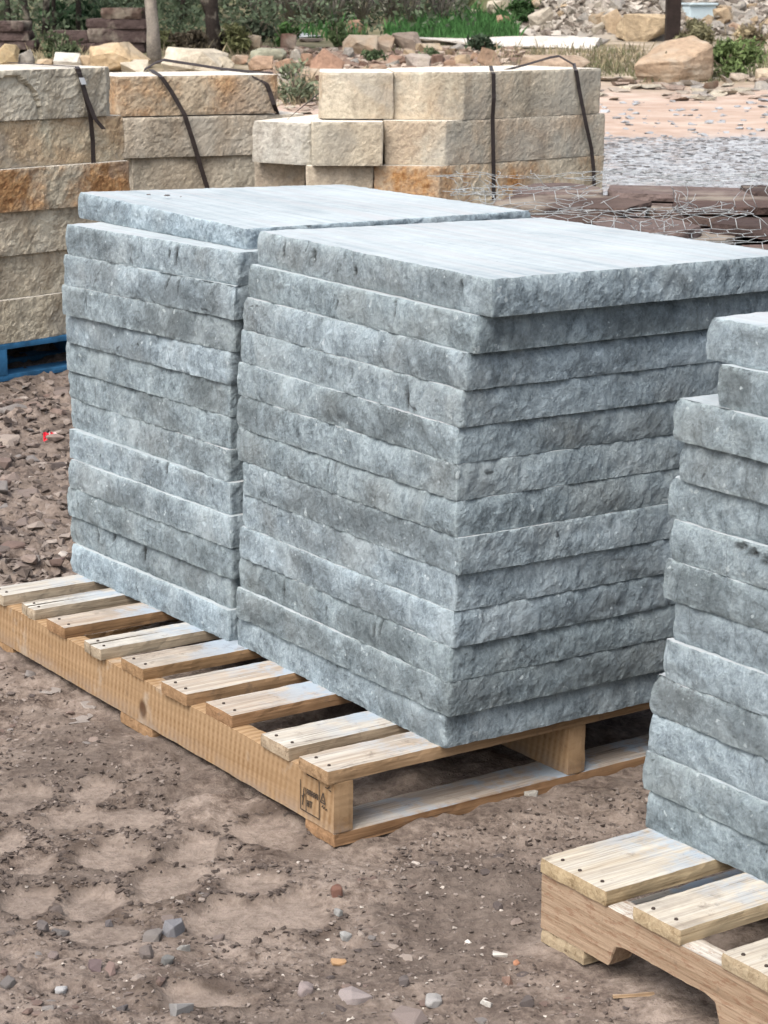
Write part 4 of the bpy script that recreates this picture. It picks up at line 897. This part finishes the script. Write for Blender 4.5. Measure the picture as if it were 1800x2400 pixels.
for b, l, c, tl in [((715, 784, 122, 178), 'big tilted brown slab of rock in the heap', (.33, .21, .15), .55), ((560, 610, 84, 128), 'thin brown slab standing on edge', (.27, .2, .13), .1), ((1115, 1173, 118, 164), 'tilted brown block behind the right stack top', (.33, .23, .16), .3),
                    ((1431, 1477, 26, 84), 'leaning flat rock against the squared boulder', TAN, -.5), ((1259, 1318, 20, 71), 'slanting grey slab at the left foot of the bank', (.38, .34, .28), -.5)]:
    rock(b, l, c, tilt=tl, boxy=.9)
for i, (b, c) in enumerate([((673, 752, 83, 92), (.36, .38, .39)), ((680, 722, 76, 86), (.40, .43, .45)), ((700, 756, 90, 99), (.3, .25, .22))]):
    rock(b, ['flat blue grey flagstone lying on the heap', 'small blue grey flag on top of the heap', 'flat brown flag under the blue grey ones'][i], c, boxy=.9, detail=1)
rocklib = [hull('rubble_rock', (1, .8, .7), 13, 1200 + i, sub=1, rough=.02, boxy=.5) for i in range(14)]; slablib = [hull('rubble_slab', (1, .7, .2), 13, 1230 + i, sub=1, rough=.01, boxy=.8) for i in range(10)]
def me_z(lib): return lib is rocklib or lib[0] is rocklib[0]
def rubble(n, x0, x1, y0, y1, s0, s1, cols_, label, group, lib, tilt=.5):
    for _ in range(n):
        px, py = rng.uniform(x0, x1), rng.uniform(y0, y1); p = hit(px, py); s = rng.uniform(s0, s1) * K * p[1] / F_PX; cl = rng.choice(cols_); k = rng.uniform(.75, 1.2)
        o = link('rock', rng.choice(lib), M['rock'], None, (p[0], p[1], p[2] - (.12 if me_z(lib) else .03) * s), rng.uniform(0, 6.3), tuple(q * k for q in cl)); o.scale = (s, s, s * rng.uniform(.7, 1.1)); o.rotation_euler[0] = rng.uniform(-tilt, tilt); o.rotation_euler[1] = rng.uniform(-tilt, tilt)
        tag(o, label, 'rock', group)
rubble(76, 640, 1200, 118, 186, 14, 40, [BRN, BRN, TAN, GRY, RED], 'broken brown rock in the rubble heap behind the right stack', 'rubble behind the right stack', rocklib + slablib)
rubble(98, 1235, 1830, -12, 76, 16, 56, [GRY, TAN, (.40, .36, .30), (.36, .33, .29)], 'angular grey tan rock on the scree bank', 'rocks of the scree bank', rocklib + slablib[:4])
rubble(44, 1390, 1830, 180, 238, 28, 74, [(.42, .36, .30), (.36, .28, .23), CRM, (.44, .40, .36)], 'flat pale brown stone strewn on the yard beyond the right stack', 'flat stones strewn beyond the right stack', slablib, .18)
rubble(12, 1600, 1810, 178, 222, 26, 62, [(.40, .34, .28), (.34, .26, .21), GRY], 'tumbled flat stone in the small heap by the right edge', 'small heap by the right edge', slablib + rocklib[:4], .8)
rubble(16, 640, 752, 192, 288, 18, 55, [CRM, (.46, .38, .31), (.42, .33, .27)], 'pale flat stone in the gap between middle and right stacks', 'stones in the gap between stacks', slablib, .15)
rubble(8, 350, 640, 120, 172, 12, 26, [GRY, TAN, CRM], 'small rock scattered under the trees', 'small rocks under the trees', rocklib)
sp = []
for p in hits(*zip(*[(rng.uniform(1200, 1900), rng.uniform(-30, 84)) for _ in range(3000)])): sp.append((p[0], p[1], p[2] - .02, rng.uniform(.05, .22), .9, rng.random()))
stone_mass('scree_chips', sp, 'small broken stone filling the scree bank', m_mass('scree_stone', [(0, (.15, .125, .105)), (.5, (.29, .26, .225)), (1, (.47, .435, .385))]), small)
sp = []
for p in hits(*zip(*[(rng.uniform(620, 1240), rng.uniform(118, 190)) for _ in range(2300)])): sp.append((p[0], p[1], p[2] - .02, rng.uniform(.04, .24) * (.6 + .4 * rng.random()), .75, rng.random()))
stone_mass('rubble_chips', sp, 'small broken brown stone filling the rubble heap', m_mass('rubble_stone', [(0, (.13, .09, .075)), (.5, (.27, .20, .155)), (1, (.42, .36, .30))]), small)
# pale bare strip of stone
o = rock((978, 1430, 86, 108), 'long low sheet of pale bare rock below the bright grass', (.60, .57, .52), 61, boxy=.85, name='rock_sheet')

# stacks of dark slabs under the trees
def dslab(box, yb, label, seed, col=(.085, .062, .058)):
    x0, x1, yt, y1 = box; p = hit((x0 + x1) / 2, yb); Y = p[1]; A = at_y(x0, y1, Y); B = at_y(x1, yt, Y); w_ = B[0] - A[0]
    r = random.Random(seed); pl = [(-w_ / 2, -.3), (w_ / 2, -.3 + r.uniform(-.05, .05)), (w_ / 2 + r.uniform(-.05, .02), .35), (-w_ / 2 + r.uniform(0, .05), .3)]
    o = link('dark_slab', prism('dark_slab', pl, 0, B[2] - A[2] - .004, .04, .03, 4, 2, .02, 0, seed, .04, ridged=.015, steps=.02, topamp=.0), M['rock'], None, (A[0] + w_ / 2, Y + .3, A[2]), 0, col)
    return tag(o, label, 'stone slab', 'dark brown slabs stacked under the trees')
for b, l in [((-40, 55, 49, 73), 'top dark slab of the stack at the left edge'), ((-40, 66, 72, 95), 'middle dark slab of the stack at the left edge'), ((-40, 79, 94, 116), 'bottom dark slab of the stack at the left edge'),
             ((238, 333, 18, 44), 'small brown slab topping the dark stack left of the pale tree'), ((203, 345, 43, 67), 'second slab down in the dark stack by the pale tree'), ((205, 344, 66, 99), 'thick dark slab low in the stack by the pale tree'),
             ((112, 203, 72, 100), 'dark slab left of the thick one by the pale tree'), ((131, 224, 100, 126), 'dark bottom slab partly behind weeds'), ((225, 340, 99, 126), 'dark bottom slab behind the orange boulder')]:
    dslab(b, 126, l, 1300 + len(l) + b[0], (.12, .085, .07) if 'brown slab' in l else (.085, .062, .058))

# dark post and pale tank
p = hit(1586, 118); Pw = 33 * K * p[1] / F_PX
t = thing('steel_post', 'dark rusty square post rising behind the big brown boulder', 'post', (p[0], p[1] + .5, p[2]), 0)
link('shaft', prism('shaft', rect(-Pw / 2, Pw / 2, -Pw / 2, Pw / 2), .02, 4.2, .06, .001, 5, 1, .002, 0, 3, .008), M['post'], t); link('base_plate', prism('base_plate', rect(-Pw, Pw, -Pw, Pw), -.05, .02, .06, .001, 5, 1, .002, 0, 4, .01), M['post'], t)
A = hit(1640, 66); t = thing('tank', 'pale blue white sheet metal box behind the dark post', 'tank', (at_y(1640, 60, A[1])[0], A[1] + .3, A[2] - .1), .2)
s = 64 * K * A[1] / F_PX
link('body', prism('body', [(-s * .55, -.3), (s * .5, -.25), (s * .55, .3), (-s * .5, .3)], 0, s * 1.05, .05, .004, 5, 1, .01, .01, 5, .02), M['tank'], t)
link('lid', prism('lid', [(-s * .6, -.34), (s * .54, -.29), (s * .59, .34), (-s * .54, .34)], s * 1.055, s * 1.13, .05, .002, 5, 1, .008, 0, 6, .02), M['tank'], t)

# ------------------------------------------------------------------ trees, bushes, grass
def leaves(n, cen, rad, size, seed, clumps=9, up=.3, hollow=.5):
    """Leaf-sized quads gathered in clumps inside an ellipsoid."""
    r = np.random.RandomState(seed); cc = r.normal(0, 1, (clumps, 3)); cc /= np.linalg.norm(cc, axis=1)[:, None] + 1e-9; cc *= r.uniform(.35, .95, (clumps, 1))
    k = r.randint(0, clumps, n); P = cc[k] + r.normal(0, 1, (n, 3)) * r.uniform(.12, .3, clumps)[k][:, None]
    P = np.array(cen) + P * np.array(rad); a = r.normal(0, 1, (n, 3)); a /= np.linalg.norm(a, axis=1)[:, None]; b = r.normal(0, 1, (n, 3)); b -= a * (a * b).sum(1)[:, None]; b /= np.linalg.norm(b, axis=1)[:, None]
    L_ = size * r.uniform(.6, 1.4, n)[:, None]; a = a * L_; b = b * L_ * .38
    V = np.stack([P - a, P + b, P + a, P - b], 1).reshape(-1, 3); Fs = [(4 * i, 4 * i + 1, 4 * i + 2, 4 * i + 3) for i in range(n)]; return V, Fs

def bush(box, label, col, n=700, size=.05, seed=0, name='bush', group=None, twigs=True, cat='bush'):
    x0, x1, yt, yb = box; p = hit((x0 + x1) / 2, yb); wm = (x1 - x0) * K * p[1] / F_PX; hm = (yb - yt) * K * p[1] / F_PX
    t = thing(name, label, cat, (p[0], p[1] + wm * .2, p[2]), 0, group)
    V, Fs = leaves(n, (0, 0, hm * .55), (wm * .5, wm * .4, hm * .48), size, seed + 1, 12); V[:, 2] = np.abs(V[:, 2])
    link('foliage', mesh_np('foliage', V, Fs, smooth=False), M['leaf'], t, col=col)
    if twigs:
        r = random.Random(seed); ps = []
        for _ in range(9):
            e = (r.gauss(0, wm * .28), r.gauss(0, wm * .2), hm * r.uniform(.6, .95)); ps.append(([(r.gauss(0, .03), r.gauss(0, .03), 0), (e[0] * .4, e[1] * .4, e[2] * .5), e], [.012, .009, .004]))
        link('stems', tube_mesh('stems', ps, 4), M['bark'], t, col=(.20, .16, .12))
    return t

def tree(px, pyb, r0, label, barkcol, leafcol, lean=(0, 0), h=4.2, fork=None, n=2600, crown_z=(1.1, 4.6), cr=1.4, seed=0, lsize=.06, name='tree', pts=None, depth=None):
    p = hit(px, pyb)
    if depth: q = at_y(px, pyb, depth); p = np.array([q[0], depth, gz(q[0], depth)])
    t = thing(name, label, 'tree', tuple(p), 0)
    r = random.Random(seed); path = []; rad = []; x = y = 0.
    for k in range(9):
        z = -.1 + (h + .1) * k / 8; path.append((x, y, z)); rad.append(r0 * (1 - .07 * k) * (1.25 if k == 0 else 1)); x += lean[0] * h / 8 + r.gauss(0, r0 * .35); y += lean[1] * h / 8 + r.gauss(0, r0 * .3)
    ps = [(path, rad)]
    for k in range(7):
        i = r.randint(2, 7); b = path[i]; a = r.uniform(0, 6.3); l = r.uniform(.5, 1.1) * cr; d = (math.cos(a), math.sin(a)); ps.append(([b, (b[0] + d[0] * l * .45, b[1] + d[1] * l * .45, b[2] + .25 * l), (b[0] + d[0] * l, b[1] + d[1] * l, b[2] + .35 * l + r.uniform(-.1, .3))], [rad[i] * .5, rad[i] * .33, rad[i] * .14]))
    if fork:
        for (zf, dx, zt) in fork: i = min(range(9), key=lambda q: abs(path[q][2] - zf)); b = path[i]; ps.append(([b, (b[0] + dx * .45, b[1], b[2] + (zt - zf) * .35), (b[0] + dx, b[1] + .1, zt)], [rad[i] * .75, rad[i] * .6, rad[i] * .45]))
    link('trunk', tube_mesh('trunk', ps, 8), M['bark'], t, col=barkcol)
    V, Fs = leaves(n, (path[6][0], path[6][1], (crown_z[0] + crown_z[1]) / 2), (cr, cr, (crown_z[1] - crown_z[0]) / 2), lsize, seed + 50, 22)
    link('crown', mesh_np('crown', V, Fs, smooth=False), M['leaf'], t, col=leafcol); return t
DL, ML = (.050, .062, .035), (.075, .105, .045)
tree(362, 148, .085, 'pale mottled tree trunk left of centre, behind the middle stack', (.25, .225, .195), DL, (-.03, 0), 4.2, seed=3, crown_z=(1.9, 4.8), n=2200)
tree(510, 122, .095, 'dark trunked tree right of the pale one', (.055, .045, .04), DL, (-.05, 0), 4.0, seed=5, crown_z=(.95, 4.2), cr=1.7, n=4200, fork=[(.2, -.22, .9)])
tree(106, 104, .055, 'dark thin double trunked tree behind the left slab stack', (.045, .038, .034), DL, (.03, 0), 4., seed=8, crown_z=(1.3, 4.), cr=1.3, n=2400, fork=[(.3, .16, 1.6)], depth=30.5)
tree(130, 80, .035, 'slender dark sapling right of the double trunk', (.05, .042, .036), ML, (0.0, 0), 3.6, seed=11, crown_z=(1.5, 3.8), cr=.9, n=1200, depth=31.)
tree(185, 72, .045, 'forked dark tree standing behind the dark slabs', (.05, .042, .036), ML, (.01, 0), 3.6, seed=13, crown_z=(1.5, 4.), cr=1.1, n=1600, fork=[(.6, .30, 1.5)], depth=31.5)
tree(75, 112, .05, 'leaning dark tree at the left edge', (.045, .038, .034), DL, (-.14, 0), 4., seed=15, crown_z=(1.1, 4.), cr=1.4, n=3000, depth=30.)
tree(20, 90, .05, 'bushy dark tree at the far left corner', (.045, .038, .034), DL, (-.05, .05), 4., seed=18, crown_z=(.9, 4.), cr=1.3, n=3200, depth=32.)
tree(430, 70, .06, 'dark evergreen between the pale and the dark trunk', (.05, .04, .036), (.035, .045, .03), (.0, 0), 4., seed=21, crown_z=(.7, 4.), cr=1.2, n=3600, depth=35.)

for i, (b, l, c, n, s_) in enumerate([
    ((95, 240, 5, 80), 'mid green leafy bush behind the dark slabs', (.085, .15, .075), 2600, .06), ((210, 345, -10, 40), 'grey green bush above the small brown slab', (.09, .115, .075), 1800, .06), ((95, 175, 85, 150), 'grass green weeds below the dark slab by the left stack', (.10, .13, .07), 900, .04),
    ((355, 420, 75, 116), 'small yellow green bush right of the pale trunk', (.15, .16, .075), 700, .04), ((400, 520, 68, 122), 'brown dry bush around the dark trunk', (.12, .10, .07), 1400, .045), ((520, 590, 68, 130), 'pale yellow green bush right of the dark trunk', (.17, .18, .085), 1200, .045),
    ((560, 640, 40, 100), 'feathery dull green bush behind the standing slab', (.11, .13, .085), 1200, .045), ((640, 700, 55, 118), 'fresh green weeds by the layered red block', (.085, .16, .05), 900, .045), ((770, 812, 55, 118), 'green weed clump left of the smooth tan boulder', (.11, .16, .07), 700, .04),
    ((1020, 1090, -8, 40), 'olive green bush at the top behind the bright grass', (.12, .13, .035), 1200, .05), ((1185, 1300, 4, 58), 'dark green round bush at the foot of the bank', (.05, .105, .035), 3200, .045), ((1095, 1180, 86, 130), 'dark grey green weed in front of the pale rock sheet', (.055, .085, .05), 500, .05),
    ((1585, 1680, 50, 115), 'dry yellow green weed behind the big boulder', (.20, .19, .11), 900, .04), ((640, 740, 160, 245), 'grey green weeds in the gap between stacks', (.17, .20, .13), 600, .035), ((850, 900, 120, 150), 'small green weed below the pointed boulder', (.11, .16, .08), 350, .035),
    ((980, 1030, 115, 140), 'low green weed beside the low tan rock', (.10, .14, .07), 300, .035), ((1720, 1800, 60, 130), 'straw coloured dry weed at the right edge', (.30, .25, .16), 800, .045), ((1660, 1790, 95, 185), 'grass green weeds right of the big boulder', (.13, .18, .07), 1500, .04), ((1540, 1570, 135, 192), 'straggly weed against the big boulder', (.22, .2, .12), 250, .03)]):
    bush(b, l, c, n, s_, 60 + i)
# dry grey brush along the hillside foot: one shrub each
r3 = random.Random(99)
for i in range(16):
    x = 610 + i * 30 + r3.uniform(-10, 10); p = hit(x, 62 - 18 * (i % 2)); t = thing('dry_shrub', 'grey leafless shrub in the brush on the slope', 'shrub', tuple(p), 0, 'grey dry shrubs on the slope'); ps = []
    for _ in range(34):
        a, l = r3.uniform(0, 6.3), r3.uniform(.5, 1.25); d = (math.cos(a) * l * .5, math.sin(a) * l * .4, l); m_ = (d[0] * .4 + r3.gauss(0, .05), d[1] * .4, d[2] * .55); ps.append(([(0, 0, 0), m_, d], [.012, .008, .004]))
        ps.append(([m_, (m_[0] + r3.gauss(0, .2), m_[1] + r3.gauss(0, .15), m_[2] + r3.uniform(.1, .4))], [.007, .003]))
    link('twigs', tube_mesh('twigs', ps, 3), M['bark'], t, col=(.30, .275, .25))
    V, Fs = leaves(420, (0, 0, .6), (.55, .5, .5), .035, 300 + i, 10); V[:, 2] = np.abs(V[:, 2]); link('foliage', mesh_np('foliage', V, Fs, smooth=False), M['leaf'], t, col=(.20, .20, .16) if i % 3 else (.13, .16, .10))

def grass(name, label, regions, col, h, wd):
    V, Fs = [], []; r = random.Random(len(label))
    for (x0, x1, y0, y1, n) in regions:
        for p in hits(*zip(*[(r.uniform(x0, x1), r.uniform(y0, y1)) for _ in range(n)])):
            hh = h * r.uniform(.25, 1.0) * (1.9 if r.random() < .08 else 1); a = r.uniform(0, 6.3); dx, dy = math.cos(a) * wd, math.sin(a) * wd; lx, ly = r.gauss(0, hh * .3), r.gauss(0, hh * .3); b = len(V)
            V += [(p[0] - dx, p[1] - dy, p[2]), (p[0] + dx, p[1] + dy, p[2]), (p[0] + lx * .45 + dx * .6, p[1] + ly * .45 + dy * .6, p[2] + hh * .6), (p[0] + lx, p[1] + ly, p[2] + hh)]; Fs += [(b, b + 1, b + 2), (b, b + 2, b + 3)]
    return tag(link(name, mesh_np(name, V, Fs, smooth=False), M['leaf'], col=col), label, None, None, 'stuff')
grass('grass', 'bright green grass growing above the pale rock sheet', [(900, 1215, 68, 96, 2400), (980, 1200, 48, 78, 1900), (1060, 1190, 38, 60, 900), (690, 860, 66, 96, 380)], (.058, .150, .046), .19, .012)
grass('meadow_grass', 'dull yellow green grass round the big brown boulder', [(1200, 1500, 112, 180, 1300), (1380, 1500, 120, 175, 500), (1620, 1830, 130, 192, 1700), (1480, 1680, 165, 196, 500), (900, 1200, 105, 150, 400)], (.15, .155, .085), .085, .007)
grass('dry_grass', 'straw coloured dry grass among the rocks', [(1140, 1520, 118, 172, 1100), (1560, 1830, 70, 150, 700), (640, 760, 150, 250, 500), (380, 640, 90, 150, 700), (60, 210, 110, 160, 500)], (.29, .245, .16), .14, .007)
# undergrowth on the slope behind everything
V, Fs = [], []; r = np.random.RandomState(4); n = 26000
X = r.uniform(-14, 10, n); Yv = r.uniform(34, 62, n); Zv = ground_h(X, Yv, False); keep = ~((X > 1.5) & (Yv < 46)); X, Yv, Zv = X[keep], Yv[keep], Zv[keep]
cl_ = np.clip(fbm(pts2(X, Yv), .55, 3, 8) + .35, 0, 1); P = np.stack([X, Yv, Zv + r.uniform(0, 1.7, len(X)) * cl_], 1); a = r.normal(0, 1, P.shape); a /= np.linalg.norm(a, axis=1)[:, None]; b = r.normal(0, 1, P.shape); b -= a * (a * b).sum(1)[:, None]; b /= np.linalg.norm(b, axis=1)[:, None]
s_ = r.uniform(.04, .13, (len(X), 1)); V = np.stack([P - a * s_, P + b * s_ * .5, P + a * s_, P - b * s_ * .5], 1).reshape(-1, 3)
tag(link('undergrowth', mesh_np('undergrowth', V, [(4 * i, 4 * i + 1, 4 * i + 2, 4 * i + 3) for i in range(len(X))], smooth=False), M['leaf'], col=(.115, .125, .085)), 'scrubby undergrowth covering the slope behind the yard', None, None, 'stuff')
V, r = [], np.random.RandomState(14); n = 22000
X = r.uniform(-10, 1.3, n); Yv = r.uniform(29.5, 41, n); Zv = ground_h(X, Yv, False); cl_ = np.clip(fbm(pts2(X, Yv), .8, 3, 18) + .25, 0, 1) ** .8; keep = (cl_ > .12) & ((Yv > 31.5) | (X < -1.5)); X, Yv, Zv, cl_ = X[keep], Yv[keep], Zv[keep], cl_[keep]
P = np.stack([X, Yv, Zv + r.uniform(0, 1.25, len(X)) * cl_], 1); a = r.normal(0, 1, P.shape); a /= np.linalg.norm(a, axis=1)[:, None]; b = r.normal(0, 1, P.shape); b -= a * (a * b).sum(1)[:, None]; b /= np.linalg.norm(b, axis=1)[:, None]
s_ = r.uniform(.025, .07, (len(X), 1)); V = np.stack([P - a * s_, P + b * s_ * .45, P + a * s_, P - b * s_ * .45], 1).reshape(-1, 3)
tag(link('scrub', mesh_np('scrub', V, [(4 * i, 4 * i + 1, 4 * i + 2, 4 * i + 3) for i in range(len(X))], smooth=False), M['leaf'], col=(.105, .14, .085)), 'grey green scrub and weeds under the trees', None, None, 'stuff')
for me in list(bpy.data.meshes):
    if me.users == 0: bpy.data.meshes.remove(me)
